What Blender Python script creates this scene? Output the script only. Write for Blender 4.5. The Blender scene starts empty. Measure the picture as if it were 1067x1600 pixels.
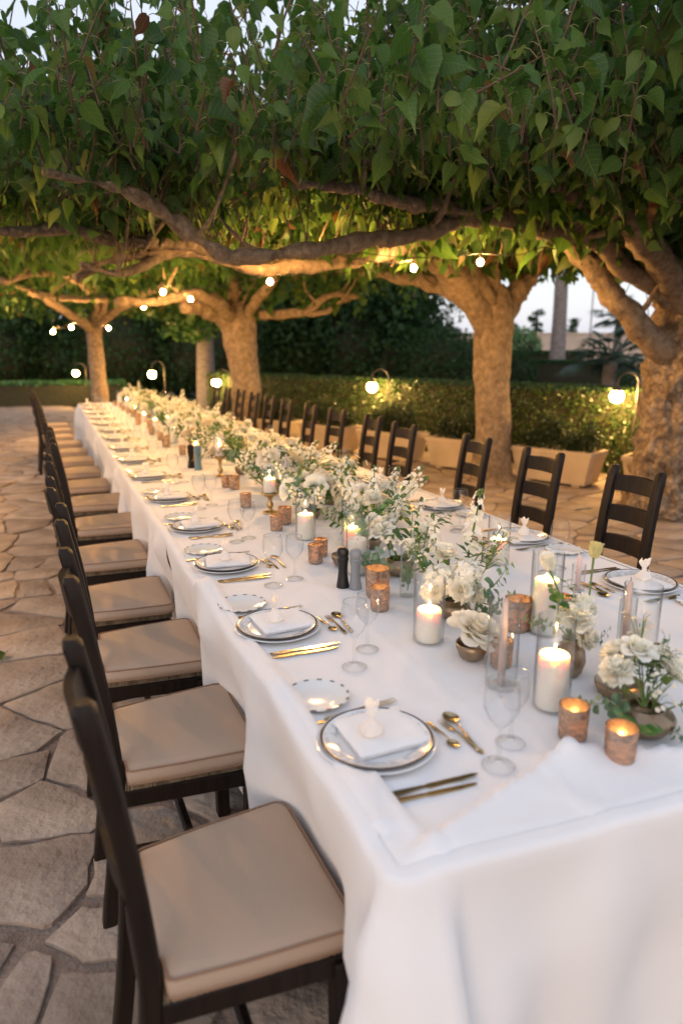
import bpy, math, random
import numpy as np
from mathutils import Vector, Matrix, Quaternion, noise as mn

random.seed(7); RNG = np.random.default_rng(7)
SC = bpy.context.scene
COL = SC.collection
PI = math.pi
T = 0.775                      # table top height

# ------------------------------------------------------------------ camera
CAM_H = 1.62; PITCH = math.radians(13.288); YAW = math.radians(22.94); FPX = 1067.0
FW = Vector((math.sin(YAW)*math.cos(PITCH), math.cos(YAW)*math.cos(PITCH), -math.sin(PITCH)))
RT = Vector((math.cos(YAW), -math.sin(YAW), 0)); UP = RT.cross(FW)
cd = bpy.data.cameras.new('camera'); cam = bpy.data.objects.new('camera', cd); COL.objects.link(cam)
cam.location = (0, 0, CAM_H); cam.rotation_euler = FW.to_track_quat('-Z', 'Y').to_euler()
cd.sensor_fit = 'VERTICAL'; cd.sensor_height = 36; cd.lens = 24; cd.clip_start = .05; cd.clip_end = 3000
cd.dof.use_dof = True; cd.dof.focus_distance = 2.5; cd.dof.aperture_fstop = 1.7
SC.camera = cam

# ------------------------------------------------------------------ dusk sky, last glow, exposure
SUN_DIR = Vector((-.6, -.75, .12)).normalized()
w = bpy.data.worlds.new('World'); SC.world = w; w.use_nodes = True
wn = w.node_tree.nodes; wl = w.node_tree.links; wn.clear()
sky = wn.new('ShaderNodeTexSky'); sky.sky_type = 'NISHITA'; sky.sun_disc = False
sky.sun_elevation = math.radians(4); sky.sun_rotation = math.atan2(SUN_DIR.x, SUN_DIR.y)
sky.air_density = 1.0; sky.dust_density = 2.0; sky.ozone_density = 1.0
hs = wn.new('ShaderNodeHueSaturation'); hs.inputs['Saturation'].default_value = .72
bg = wn.new('ShaderNodeBackground'); bg.inputs['Strength'].default_value = 0.15
wo = wn.new('ShaderNodeOutputWorld')
veil = wn.new('ShaderNodeMix'); veil.data_type = 'RGBA'; veil.inputs['Factor'].default_value = .58   # thin even high cloud
veil.inputs['B'].default_value = (3.65, 3.85, 4.6, 1)
wl.new(sky.outputs[0], hs.inputs['Color']); wl.new(hs.outputs[0], veil.inputs['A']); wl.new(veil.outputs['Result'], bg.inputs['Color']); wl.new(bg.outputs[0], wo.inputs[0])
sl = bpy.data.lights.new('sun', 'SUN'); sun = bpy.data.objects.new('sun', sl); COL.objects.link(sun)
sl.energy = 0.26; sl.angle = math.radians(60); sl.color = (1, .68, .48)
sun.rotation_euler = SUN_DIR.to_track_quat('Z', 'Y').to_euler(); sun.location = (-5, -8, 6)
SC.view_settings.view_transform = 'Standard'; SC.view_settings.look = 'None'
SC.view_settings.exposure = 1.05; SC.view_settings.gamma = 1; SC.view_settings.use_curve_mapping = False
SC.render.engine = 'CYCLES'
cy = SC.cycles
cy.use_denoising = True; cy.max_bounces = 8; cy.diffuse_bounces = 3; cy.glossy_bounces = 3
cy.transparent_max_bounces = 24; cy.transmission_bounces = 4
cy.sample_clamp_indirect = 4; cy.caustics_reflective = False; cy.caustics_refractive = False
cy.use_light_tree = True
BULB_E, LAMP_E, FLAME_E = 1600, 260, 600

# ------------------------------------------------------------------ placing helpers
def ray(px, py): return FW + RT*((px-533.5)/FPX) - UP*((py-800)/FPX)
def at(px, py, Y):
    r = ray(px, py); t = Y/r.y; return Vector((r.x*t, r.y*t, CAM_H+r.z*t))
def on(px, py, Z=T):
    r = ray(px, py); t = (Z-CAM_H)/r.z; return Vector((r.x*t, r.y*t, Z))
def project(p):
    d = Vector(p)-Vector((0, 0, CAM_H)); z = d.dot(FW)
    if z < .05: return None
    return 533.5+FPX*d.dot(RT)/z, 800-FPX*d.dot(UP)/z, z

ORD = ['first', 'second', 'third', 'fourth', 'fifth', 'sixth', 'seventh', 'eighth', 'ninth', 'tenth', 'eleventh',
       'twelfth', 'thirteenth', 'fourteenth', 'fifteenth', 'sixteenth', 'seventeenth', 'eighteenth', 'nineteenth', 'twentieth']

# ------------------------------------------------------------------ materials
def nt(name):
    m = bpy.data.materials.new(name); m.use_nodes = True
    n = m.node_tree.nodes; n.clear()
    return m, n, m.node_tree.links
def ramp(n, stops):
    r = n.new('ShaderNodeValToRGB'); e = r.color_ramp.elements
    while len(e) < len(stops): e.new(.5)
    for k, (p, c) in enumerate(stops):
        e[k].position = p; e[k].color = (*c, 1)
    return r
def mat(name, c1, c2=None, rough=.6, metal=0, scale=8, stretch=(1, 1, 1), bump=0, bscale=None, spec=.5, detail=6,
        rnd=0, sss=0, contrast=(.3, .7), sheen=0):
    m, n, l = nt(name)
    out = n.new('ShaderNodeOutputMaterial'); p = n.new('ShaderNodeBsdfPrincipled'); l.new(p.outputs[0], out.inputs[0])
    p.inputs['Roughness'].default_value = rough; p.inputs['Metallic'].default_value = metal
    p.inputs['Specular IOR Level'].default_value = spec
    if sheen: p.inputs['Sheen Weight'].default_value = sheen
    if sss:
        p.inputs['Subsurface Weight'].default_value = sss; p.inputs['Subsurface Radius'].default_value = (.03, .018, .01)
        p.inputs['Subsurface Scale'].default_value = .6
    tc = n.new('ShaderNodeTexCoord'); mp = n.new('ShaderNodeMapping'); mp.inputs['Scale'].default_value = stretch
    l.new(tc.outputs['Object'], mp.inputs[0])
    col = None
    if c2 is not None:
        t = n.new('ShaderNodeTexNoise'); t.inputs['Scale'].default_value = scale; t.inputs['Detail'].default_value = detail
        l.new(mp.outputs[0], t.inputs['Vector'])
        r = ramp(n, [(contrast[0], c1), (contrast[1], c2)]); l.new(t.outputs[0], r.inputs[0]); col = r.outputs[0]
        if rnd:
            oi = n.new('ShaderNodeObjectInfo'); h = n.new('ShaderNodeHueSaturation')
            a = n.new('ShaderNodeMapRange'); a.inputs[3].default_value = 1-rnd; a.inputs[4].default_value = 1+rnd
            l.new(oi.outputs['Random'], a.inputs[0]); l.new(a.outputs[0], h.inputs['Value']); l.new(col, h.inputs['Color'])
            col = h.outputs[0]
        l.new(col, p.inputs['Base Color'])
    else:
        p.inputs['Base Color'].default_value = (*c1, 1)
    if bump:
        t2 = n.new('ShaderNodeTexNoise'); t2.inputs['Scale'].default_value = bscale or scale*3; t2.inputs['Detail'].default_value = 8
        l.new(mp.outputs[0], t2.inputs['Vector'])
        b = n.new('ShaderNodeBump'); b.inputs['Strength'].default_value = bump; b.inputs['Distance'].default_value = .02
        l.new(t2.outputs[0], b.inputs['Height']); l.new(b.outputs[0], p.inputs['Normal'])
    return m
def emit(name, col, e):
    m, n, l = nt(name); out = n.new('ShaderNodeOutputMaterial'); s = n.new('ShaderNodeEmission')
    s.inputs[0].default_value = (*col, 1); s.inputs[1].default_value = e; l.new(s.outputs[0], out.inputs[0]); return m
def thin_glass(name, tint=(.985, .99, .99), ior=1.5, rough=.02):
    m, n, l = nt(name); out = n.new('ShaderNodeOutputMaterial')
    tr = n.new('ShaderNodeBsdfTransparent'); gl = n.new('ShaderNodeBsdfGlossy'); gl.inputs['Roughness'].default_value = rough
    lw = n.new('ShaderNodeLayerWeight'); lw.inputs[0].default_value = .5
    r = ramp(n, [(0, tint), (.70, tint), (.88, (.78, .80, .81)), (1, (.40, .43, .45))]); l.new(lw.outputs['Facing'], r.inputs[0]); l.new(r.outputs[0], tr.inputs[0])
    fr = n.new('ShaderNodeMath'); fr.operation = 'POWER'; fr.inputs[1].default_value = 3.0; l.new(lw.outputs['Facing'], fr.inputs[0])
    f2 = n.new('ShaderNodeMath'); f2.operation = 'MULTIPLY_ADD'; f2.inputs[1].default_value = .75; f2.inputs[2].default_value = .04; l.new(fr.outputs[0], f2.inputs[0]); fr = f2
    mx = n.new('ShaderNodeMixShader'); l.new(fr.outputs[0], mx.inputs[0]); l.new(tr.outputs[0], mx.inputs[1]); l.new(gl.outputs[0], mx.inputs[2])
    l.new(mx.outputs[0], out.inputs[0]); return m
def leafy(name, stops, trans=.35, gloss=.07, rough=.4, veins=False, attr=True, tv=1.6, th=.485):
    """two-sided leaf: diffuse + translucent + a little gloss; hue picked per leaf"""
    m, n, l = nt(name); out = n.new('ShaderNodeOutputMaterial')
    oi = n.new('ShaderNodeObjectInfo'); ad = n.new('ShaderNodeMath'); ad.operation = 'ADD'
    l.new(oi.outputs['Random'], ad.inputs[0])
    if attr:
        a = n.new('ShaderNodeAttribute'); a.attribute_name = 'tint'; l.new(a.outputs['Fac'], ad.inputs[1])
    else: ad.inputs[1].default_value = 0
    fr = n.new('ShaderNodeMath'); fr.operation = 'FRACT'; l.new(ad.outputs[0], fr.inputs[0])
    r = ramp(n, stops); l.new(fr.outputs[0], r.inputs[0]); col = r.outputs[0]
    if veins:
        uv = n.new('ShaderNodeUVMap'); sp = n.new('ShaderNodeSeparateXYZ'); l.new(uv.outputs[0], sp.inputs[0])
        def M(op, x, y=None):
            q = n.new('ShaderNodeMath'); q.operation = op
            for k, v in enumerate((x, y)):
                if v is None: continue
                if isinstance(v, (int, float)): q.inputs[k].default_value = v
                else: l.new(v, q.inputs[k])
            return q.outputs[0]
        u = M('ABSOLUTE', M('SUBTRACT', sp.outputs[0], .5))
        v = M('SUBTRACT', sp.outputs[1], M('MULTIPLY', u, .75))
        s = M('ABSOLUTE', M('SUBTRACT', M('FRACT', M('MULTIPLY', v, 7)), .5))
        lat = M('LESS_THAN', s, .055); mid = M('LESS_THAN', u, .014)
        k = M('MAXIMUM', lat, mid)
        mxc = n.new('ShaderNodeMix'); mxc.data_type = 'RGBA'
        l.new(M('MULTIPLY', k, .26), mxc.inputs['Factor']); l.new(col, mxc.inputs['A']); mxc.inputs['B'].default_value = (.22, .27, .08, 1)
        col = mxc.outputs['Result']
    d = n.new('ShaderNodeBsdfDiffuse'); t = n.new('ShaderNodeBsdfTranslucent'); g = n.new('ShaderNodeBsdfGlossy')
    g.inputs['Roughness'].default_value = rough; g.inputs[0].default_value = (.8, .85, .8, 1)
    l.new(col, d.inputs[0])
    h = n.new('ShaderNodeHueSaturation'); h.inputs['Value'].default_value = tv; h.inputs['Hue'].default_value = th; l.new(col, h.inputs['Color'])
    l.new(h.outputs[0], t.inputs[0])
    m1 = n.new('ShaderNodeMixShader'); m1.inputs[0].default_value = trans; l.new(d.outputs[0], m1.inputs[1]); l.new(t.outputs[0], m1.inputs[2])
    m2 = n.new('ShaderNodeMixShader'); m2.inputs[0].default_value = gloss; l.new(m1.outputs[0], m2.inputs[1]); l.new(g.outputs[0], m2.inputs[2])
    l.new(m2.outputs[0], out.inputs[0]); return m

def bark_mat(name, c1, c2, sc=11, crack=.4, bumpd=.03, zs=.55):
    m, n, l = nt(name); out = n.new('ShaderNodeOutputMaterial'); p = n.new('ShaderNodeBsdfPrincipled'); l.new(p.outputs[0], out.inputs[0])
    p.inputs['Roughness'].default_value = .9; p.inputs['Specular IOR Level'].default_value = .2
    tc = n.new('ShaderNodeTexCoord'); t = n.new('ShaderNodeTexNoise'); t.inputs['Scale'].default_value = sc; t.inputs['Detail'].default_value = 9; t.inputs['Roughness'].default_value = .65
    l.new(tc.outputs['Object'], t.inputs['Vector'])
    v = n.new('ShaderNodeTexVoronoi'); v.feature = 'DISTANCE_TO_EDGE'; v.inputs['Scale'].default_value = sc*1.7
    wv = n.new('ShaderNodeVectorMath'); wv.operation = 'MULTIPLY_ADD'; wv.inputs[1].default_value = (.14, .14, .14); l.new(t.outputs['Color'], wv.inputs[0])
    mp = n.new('ShaderNodeMapping'); mp.inputs['Scale'].default_value = (1, 1, zs); l.new(tc.outputs['Object'], mp.inputs[0]); l.new(mp.outputs[0], wv.inputs[2]); l.new(wv.outputs[0], v.inputs['Vector'])
    r = ramp(n, [(.32, c1), (.52, tuple((a+b)/2 for a, b in zip(c1, c2))), (.70, c2)]); l.new(t.outputs[0], r.inputs[0])
    cr = ramp(n, [(0, (.55, .55, .55)), (.09, (1, 1, 1))]); l.new(v.outputs[0], cr.inputs[0])
    mx = n.new('ShaderNodeMix'); mx.data_type = 'RGBA'; mx.blend_type = 'MULTIPLY'; mx.inputs['Factor'].default_value = crack; l.new(r.outputs[0], mx.inputs['A']); l.new(cr.outputs[0], mx.inputs['B']); l.new(mx.outputs['Result'], p.inputs['Base Color'])
    ad = n.new('ShaderNodeMath'); ad.operation = 'MULTIPLY_ADD'; ad.inputs[1].default_value = 1.2
    mn_ = n.new('ShaderNodeMath'); mn_.operation = 'MINIMUM'; mn_.inputs[1].default_value = .14; l.new(v.outputs[0], mn_.inputs[0]); l.new(mn_.outputs[0], ad.inputs[0])
    t3 = n.new('ShaderNodeMath'); t3.operation = 'MULTIPLY'; t3.inputs[1].default_value = .6; l.new(t.outputs[0], t3.inputs[0]); l.new(t3.outputs[0], ad.inputs[2])
    bu = n.new('ShaderNodeBump'); bu.inputs['Strength'].default_value = 1; bu.inputs['Distance'].default_value = bumpd; l.new(ad.outputs[0], bu.inputs['Height']); l.new(bu.outputs[0], p.inputs['Normal'])
    return m
M = {}
M['stone'] = mat('flagstone', (.27, .21, .165), (.43, .35, .28), .85, scale=3.5, bump=.9, bscale=22, rnd=.22, contrast=(.32, .68), spec=.25)
M['mortar'] = mat('mortar', (.18, .135, .11), (.33, .26, .215), .95, scale=9, bump=.7, bscale=60, spec=.1)
M['soil'] = mat('soil', (.05, .045, .025), (.09, .08, .04), .95, scale=3, bump=.5)
M['wood'] = mat('dark_wood', (.007, .004, .003), (.018, .010, .006), .5, scale=7, stretch=(6, 6, .6), bump=.15, bscale=18, spec=.28)
M['cushion'] = mat('cushion_cloth', (.42, .315, .235), (.445, .335, .25), .66, scale=3, bump=.10, bscale=140, spec=.3)
M['piping'] = mat('cushion_piping', (.26, .15, .09), None, .6)
M['rush'] = mat('rush', (.13, .10, .062), (.27, .215, .145), .8, scale=60, stretch=(1, 1, .3))
M['cloth'] = mat('tablecloth', (.82, .81, .80), (.85, .845, .84), .85, scale=2, bump=.22, bscale=7, spec=.15, sheen=.15)
M['napkin'] = mat('napkin', (.83, .82, .80), (.87, .86, .85), .9, scale=20, bump=.1, bscale=120, spec=.1)
M['china'] = mat('china', (.80, .80, .79), None, .12)
M['gold'] = mat('gilded_steel', (.48, .37, .21), (.60, .46, .27), .24, metal=1, scale=20)
M['steel'] = mat('steel', (.52, .47, .40), (.62, .57, .49), .20, metal=1, scale=20)
M['glass'] = thin_glass('clear_glass')
M['wax'] = mat('candle_wax', (.90, .84, .75), None, .45, sss=1)
M['taper'] = mat('taper_wax', (.52, .42, .38), None, .5, sss=.3)
M['taper_pink'] = mat('pink_taper_wax', (.80, .60, .56), None, .5, sss=.3)
M['wick'] = mat('wick', (.02, .015, .01), None, .9)
M['flame'] = emit('flame', (1, .52, .16), FLAME_E)
M['bulb'] = emit('bulb_light', (1, .52, .16), BULB_E)
M['lampglow'] = emit('lamp_light', (1, .55, .17), LAMP_E)
M['black'] = mat('black_metal', (.06, .055, .05), (.09, .085, .08), .4, metal=.5, scale=10)
M['mill_grey'] = mat('grey_mill', (.23, .25, .27), (.27, .29, .31), .45, scale=12)
M['mill_blue'] = mat('blue_grey_mill', (.10, .19, .25), (.14, .24, .31), .45, scale=12)
M['mill_black'] = mat('black_mill', (.012, .012, .012), None, .35)
M['bowl'] = mat('bronze_bowl', (.24, .17, .11), (.40, .30, .20), .33, metal=.75, scale=14, bump=.15, bscale=40)
M['bowl_in'] = M['bowl']
M['brass'] = mat('brass', (.45, .31, .13), (.56, .40, .19), .3, metal=1, scale=12)
M['planter'] = mat('planter_stone', (.46, .36, .25), (.56, .46, .34), .85, scale=4, bump=.3, bscale=40, spec=.2)
M['gravel'] = mat('planter_gravel', (.45, .38, .30), (.62, .55, .46), .9, scale=80, bump=.8, bscale=90)
M['bark'] = bark_mat('mulberry_bark', (.155, .112, .075), (.42, .32, .225), 13, .25, .02, .22)
M['burl'] = bark_mat('burled_bark', (.18, .13, .088), (.47, .36, .255), 9, .5, .05, .8)
M['bark_dark'] = bark_mat('limb_bark', (.16, .125, .095), (.36, .285, .215), 16, .25)
M['bark_grey'] = mat('grey_bark', (.16, .14, .13), (.27, .24, .23), .9, scale=6, stretch=(1, 1, 2), bump=.8, bscale=12)
M['shoot'] = mat('young_shoot', (.075, .045, .028), (.14, .085, .05), .7, scale=20)
M['petiole'] = mat('leaf_stalk', (.22, .22, .08), None, .6)
M['mulberry'] = leafy('mulberry_leaf', [(0, (.022, .074, .013)), (.40, (.042, .118, .018)), (.78, (.080, .165, .026)), (.965, (.12, .175, .034)), (.985, (.13, .055, .02)), (1, (.10, .04, .018))], .42, .03, .5, veins=True)
M['hedge'] = leafy('hedge_leaf', [(0, (.022, .058, .012)), (.6, (.042, .092, .018)), (.92, (.07, .125, .025)), (1, (.11, .07, .025))], .3, .05)
M['hedge_core'] = mat('hedge_twigs', (.02, .022, .010), (.035, .035, .016), .95, scale=8)
M['darkleaf'] = leafy('shaded_evergreen_leaf', [(0, (.014, .040, .014)), (.6, (.025, .060, .020)), (1, (.04, .08, .026))], .2, .012, .6)  # leaf colour darkened to stand in for the shade under the canopy
M['palm'] = leafy('palm_leaf', [(0, (.02, .045, .028)), (1, (.04, .07, .04))], .2, .06)
M['rosemary'] = leafy('planter_leaf', [(0, (.016, .032, .012)), (.6, (.030, .052, .018)), (1, (.05, .07, .02))], .25, .05)
M['petal'] = leafy('white_petal', [(0, (.84, .82, .68)), (.5, (.89, .88, .78)), (1, (.91, .90, .85))], .3, .02, .5, tv=1.35, th=.5)
M['petal_cream'] = leafy('cream_petal', [(0, (.80, .72, .55)), (.6, (.86, .80, .66)), (1, (.88, .85, .76))], .3, .02, .5, tv=1.35, th=.5)
M['petal_yellow'] = leafy('yellow_petal', [(0, (.62, .56, .22)), (1, (.72, .68, .38))], .3, .02, .5, tv=1.35, th=.5)
M['stem'] = mat('flower_stem', (.09, .16, .035), (.14, .22, .05), .6, scale=20)
M['euca'] = leafy('eucalyptus_leaf', [(0, (.08, .17, .09)), (.6, (.13, .23, .12)), (1, (.22, .29, .15))], .2, .08, .4)
M['greenleaf'] = leafy('green_leaf', [(0, (.045, .14, .03)), (.6, (.075, .20, .045)), (1, (.14, .27, .06))], .3, .08, .35)
M['wall'] = mat('rendered_wall', (.52, .42, .34), (.60, .50, .41), .9, scale=2)
M['grey'] = mat('grey_metal', (.20, .20, .21), (.25, .25, .26), .6, scale=5)
M['cable'] = mat('cable', (.02, .02, .02), None, .6)
M['organza'] = leafy('organza', [(0, (.84, .82, .80)), (1, (.88, .87, .85))], .5, .03, .5, tv=1.35, th=.5)
M['almond'] = mat('sugared_almond', (.78, .70, .66), (.86, .82, .79), .5, scale=30)

def pattern_china():
    m, n, l = nt('patterned_china'); out = n.new('ShaderNodeOutputMaterial'); p = n.new('ShaderNodeBsdfPrincipled'); l.new(p.outputs[0], out.inputs[0])
    p.inputs['Roughness'].default_value = .12
    tc = n.new('ShaderNodeTexCoord'); v = n.new('ShaderNodeTexVoronoi'); v.inputs['Scale'].default_value = 34; v.feature = 'DISTANCE_TO_EDGE'
    t = n.new('ShaderNodeTexNoise'); t.inputs['Scale'].default_value = 26; t.inputs['Detail'].default_value = 5
    l.new(tc.outputs['Object'], t.inputs['Vector']); l.new(tc.outputs['Object'], v.inputs['Vector'])
    r = ramp(n, [(.44, (.80, .80, .78)), (.50, (.50, .53, .56)), (.56, (.78, .78, .77)), (.62, (.5, .5, .5)), (.68, (.80, .8, .79))])
    l.new(t.outputs[0], r.inputs[0])
    ln = n.new('ShaderNodeVectorMath'); ln.operation = 'LENGTH'; l.new(tc.outputs['Object'], ln.inputs[0])
    band = ramp(n, [(0, (0, 0, 0)), (.080, (0, 0, 0)), (.084, (1, 1, 1)), (.113, (1, 1, 1)), (.116, (0, 0, 0))]); l.new(ln.outputs['Value'], band.inputs[0])
    mx = n.new('ShaderNodeMix'); mx.data_type = 'RGBA'; l.new(band.outputs[0], mx.inputs['Factor'])
    mx.inputs['A'].default_value = (.80, .80, .79, 1); l.new(r.outputs[0], mx.inputs['B']); l.new(mx.outputs['Result'], p.inputs['Base Color'])
    return m
M['pattern'] = pattern_china()
M['rim'] = mat('dark_rim_glaze', (.03, .022, .02), (.09, .06, .05), .2, scale=30)
def side_china():
    m, n, l = nt('spotted_rim_china'); out = n.new('ShaderNodeOutputMaterial'); p = n.new('ShaderNodeBsdfPrincipled'); l.new(p.outputs[0], out.inputs[0])
    p.inputs['Roughness'].default_value = .1
    tc = n.new('ShaderNodeTexCoord'); sp = n.new('ShaderNodeSeparateXYZ'); l.new(tc.outputs['Object'], sp.inputs[0])
    a = n.new('ShaderNodeMath'); a.operation = 'ARCTAN2'; l.new(sp.outputs[0], a.inputs[0]); l.new(sp.outputs[1], a.inputs[1])
    s = n.new('ShaderNodeMath'); s.operation = 'MULTIPLY'; s.inputs[1].default_value = 14; l.new(a.outputs[0], s.inputs[0])
    c = n.new('ShaderNodeMath'); c.operation = 'SINE'; l.new(s.outputs[0], c.inputs[0])
    g = n.new('ShaderNodeMath'); g.operation = 'GREATER_THAN'; g.inputs[1].default_value = .35; l.new(c.outputs[0], g.inputs[0])
    ln = n.new('ShaderNodeVectorMath'); ln.operation = 'LENGTH'; l.new(tc.outputs['Object'], ln.inputs[0])
    band = ramp(n, [(0, (0, 0, 0)), (.0745, (0, 0, 0)), (.0755, (1, 1, 1)), (1, (1, 1, 1))]); l.new(ln.outputs['Value'], band.inputs[0])
    q = n.new('ShaderNodeMath'); q.operation = 'MULTIPLY'; l.new(g.outputs[0], q.inputs[0]); l.new(band.outputs[0], q.inputs[1])
    mx = n.new('ShaderNodeMix'); mx.data_type = 'RGBA'; l.new(q.outputs[0], mx.inputs['Factor'])
    mx.inputs['A'].default_value = (.79, .80, .79, 1); mx.inputs['B'].default_value = (.22, .19, .16, 1); l.new(mx.outputs['Result'], p.inputs['Base Color'])
    return m
M['sidechina'] = side_china()
def votive_glass():
    m, n, l = nt('mercury_glass'); out = n.new('ShaderNodeOutputMaterial')
    tc = n.new('ShaderNodeTexCoord'); t = n.new('ShaderNodeTexNoise'); t.inputs['Scale'].default_value = 55; t.inputs['Detail'].default_value = 6
    mp = n.new('ShaderNodeMapping'); mp.inputs['Scale'].default_value = (1, 1, 1.6); l.new(tc.outputs['Object'], mp.inputs[0]); l.new(mp.outputs[0], t.inputs['Vector'])
    g = n.new('ShaderNodeBsdfGlossy'); g.inputs['Roughness'].default_value = .18
    r = ramp(n, [(.35, (.34, .25, .18)), (.65, (.86, .70, .52))]); l.new(t.outputs[0], r.inputs[0]); l.new(r.outputs[0], g.inputs[0])
    tl = n.new('ShaderNodeBsdfTranslucent'); tl.inputs[0].default_value = (.80, .52, .27, 1)
    r2 = ramp(n, [(.40, (.10, .10, .10)), (.62, (.55, .55, .55))]); l.new(t.outputs[0], r2.inputs[0])
    mx = n.new('ShaderNodeMixShader'); l.new(r2.outputs[0], mx.inputs[0]); l.new(g.outputs[0], mx.inputs[1]); l.new(tl.outputs[0], mx.inputs[2])
    d = n.new('ShaderNodeBsdfDiffuse'); d.inputs[0].default_value = (.40, .31, .26, 1)
    m2 = n.new('ShaderNodeMixShader'); m2.inputs[0].default_value = .25; l.new(mx.outputs[0], m2.inputs[1]); l.new(d.outputs[0], m2.inputs[2])
    l.new(m2.outputs[0], out.inputs[0]); return m
M['votive'] = votive_glass()

# ------------------------------------------------------------------ mesh building
class MB:
    def __init__(s): s.v = []; s.f = []; s.mi = []; s.m = 0; s.uv = None
    def add(s, v, f):
        b = len(s.v); s.v += [tuple(p) for p in v]; s.f += [tuple(i+b for i in q) for q in f]; s.mi += [s.m]*len(f); return s
    def box(s, c, h, bev=0, mtx=None):
        x, y, z = h
        if bev <= 0:
            v = [(i*x, j*y, k*z) for k in (-1, 1) for i, j in ((-1, -1), (1, -1), (1, 1), (-1, 1))]
            f = [(3, 2, 1, 0), (4, 5, 6, 7)]+[(i, (i+1) % 4, (i+1) % 4+4, i+4) for i in range(4)]
        else:
            b = min(bev, x*.9, y*.9, z*.9); v = []; f = []
            prof = [(-z, b), (-z+b, 0), (z-b, 0), (z, b)]
            for zz, ins in prof:
                X, Y = x-ins, y-ins; c0 = b*.6
                for sx, sy, fl in ((-1, -1, 0), (1, -1, 1), (1, 1, 0), (-1, 1, 1)):
                    p = [(sx*X, sy*(Y-c0)), (sx*(X-c0), sy*Y)]
                    if fl: p.reverse()
                    v += [(a, d, zz) for a, d in p]
            for r in range(3):
                for i in range(8):
                    j = (i+1) % 8; f.append((r*8+i, r*8+j, r*8+8+j, r*8+8+i))
            f += [tuple(range(7, -1, -1)), tuple(range(24, 32))]
        if mtx is not None: v = [mtx @ Vector(p) for p in v]
        return s.add([(p[0]+c[0], p[1]+c[1], p[2]+c[2]) for p in v], f)
    def tube(s, pts, rad, n=8, cap=True, sx=1.0, disp=None):
        pts = [Vector(p) for p in pts]; N = len(pts)
        if not hasattr(rad, '__len__'): rad = [rad]*N
        v = []; f = []; ref = None
        for i, p in enumerate(pts):
            d = (pts[min(i+1, N-1)]-pts[max(i-1, 0)]).normalized()
            if ref is None:
                ref = Vector((1, 0, 0)) if abs(d.x) < .9 else Vector((0, 1, 0))
            a = (ref-d*ref.dot(d)).normalized(); b = d.cross(a); ref = a
            for k in range(n):
                t = 2*PI*k/n; q = a*math.cos(t)*sx+b*math.sin(t); pp = p+q*rad[i]
                if disp: pp = pp+q*disp(pp)
                v.append(pp)
        for i in range(N-1):
            for k in range(n):
                j = (k+1) % n; f.append((i*n+k, i*n+j, i*n+n+j, i*n+n+k))
        if cap: f += [tuple(range(n-1, -1, -1)), tuple(range((N-1)*n, N*n))]
        return s.add(v, f)
    def lathe(s, prof, n=20, c=(0, 0, 0), close=False):
        v = []; f = []; rows = []
        for r, z in prof:
            if r < 1e-6: rows.append([len(v)]); v.append((c[0], c[1], c[2]+z))
            else:
                rows.append(list(range(len(v), len(v)+n)))
                v += [(c[0]+r*math.cos(2*PI*k/n), c[1]+r*math.sin(2*PI*k/n), c[2]+z) for k in range(n)]
        for a, b in zip(rows, rows[1:]):
            for k in range(n):
                j = (k+1) % n
                if len(a) == 1 and len(b) == 1: continue
                if len(a) == 1: f.append((a[0], b[j], b[k]))
                elif len(b) == 1: f.append((a[k], a[j], b[0]))
                else: f.append((a[k], a[j], b[j], b[k]))
        return s.add(v, f)
    def grid(s, fn, nu, nv):
        v = [fn(i/nu, j/nv) for j in range(nv+1) for i in range(nu+1)]
        f = [(j*(nu+1)+i, j*(nu+1)+i+1, (j+1)*(nu+1)+i+1, (j+1)*(nu+1)+i) for j in range(nv) for i in range(nu)]
        return s.add(v, f)
    def mesh(s, name, mats, smooth=True, tint=None):
        me = bpy.data.meshes.new(name); me.from_pydata([tuple(p) for p in s.v], [], s.f)
        for m in (mats if isinstance(mats, (list, tuple)) else [mats]): me.materials.append(m)
        if any(s.mi): me.polygons.foreach_set('material_index', s.mi)
        if smooth:
            me.polygons.foreach_set('use_smooth', [True]*len(me.polygons))
            if smooth != 'all':
                try: me.set_sharp_from_angle(angle=math.radians(smooth if isinstance(smooth, (int, float)) and smooth > 1 else 40))
                except Exception: pass
        if tint is not None:
            a = me.attributes.new('tint', 'FLOAT', 'FACE'); a.data.foreach_set('value', np.asarray(tint, dtype=np.float32))
        me.update(); return me
    def build(s, name, mats, parent=None, smooth=True, **k):
        return link(name, s.mesh(name, mats, smooth, **k), parent)

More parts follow.
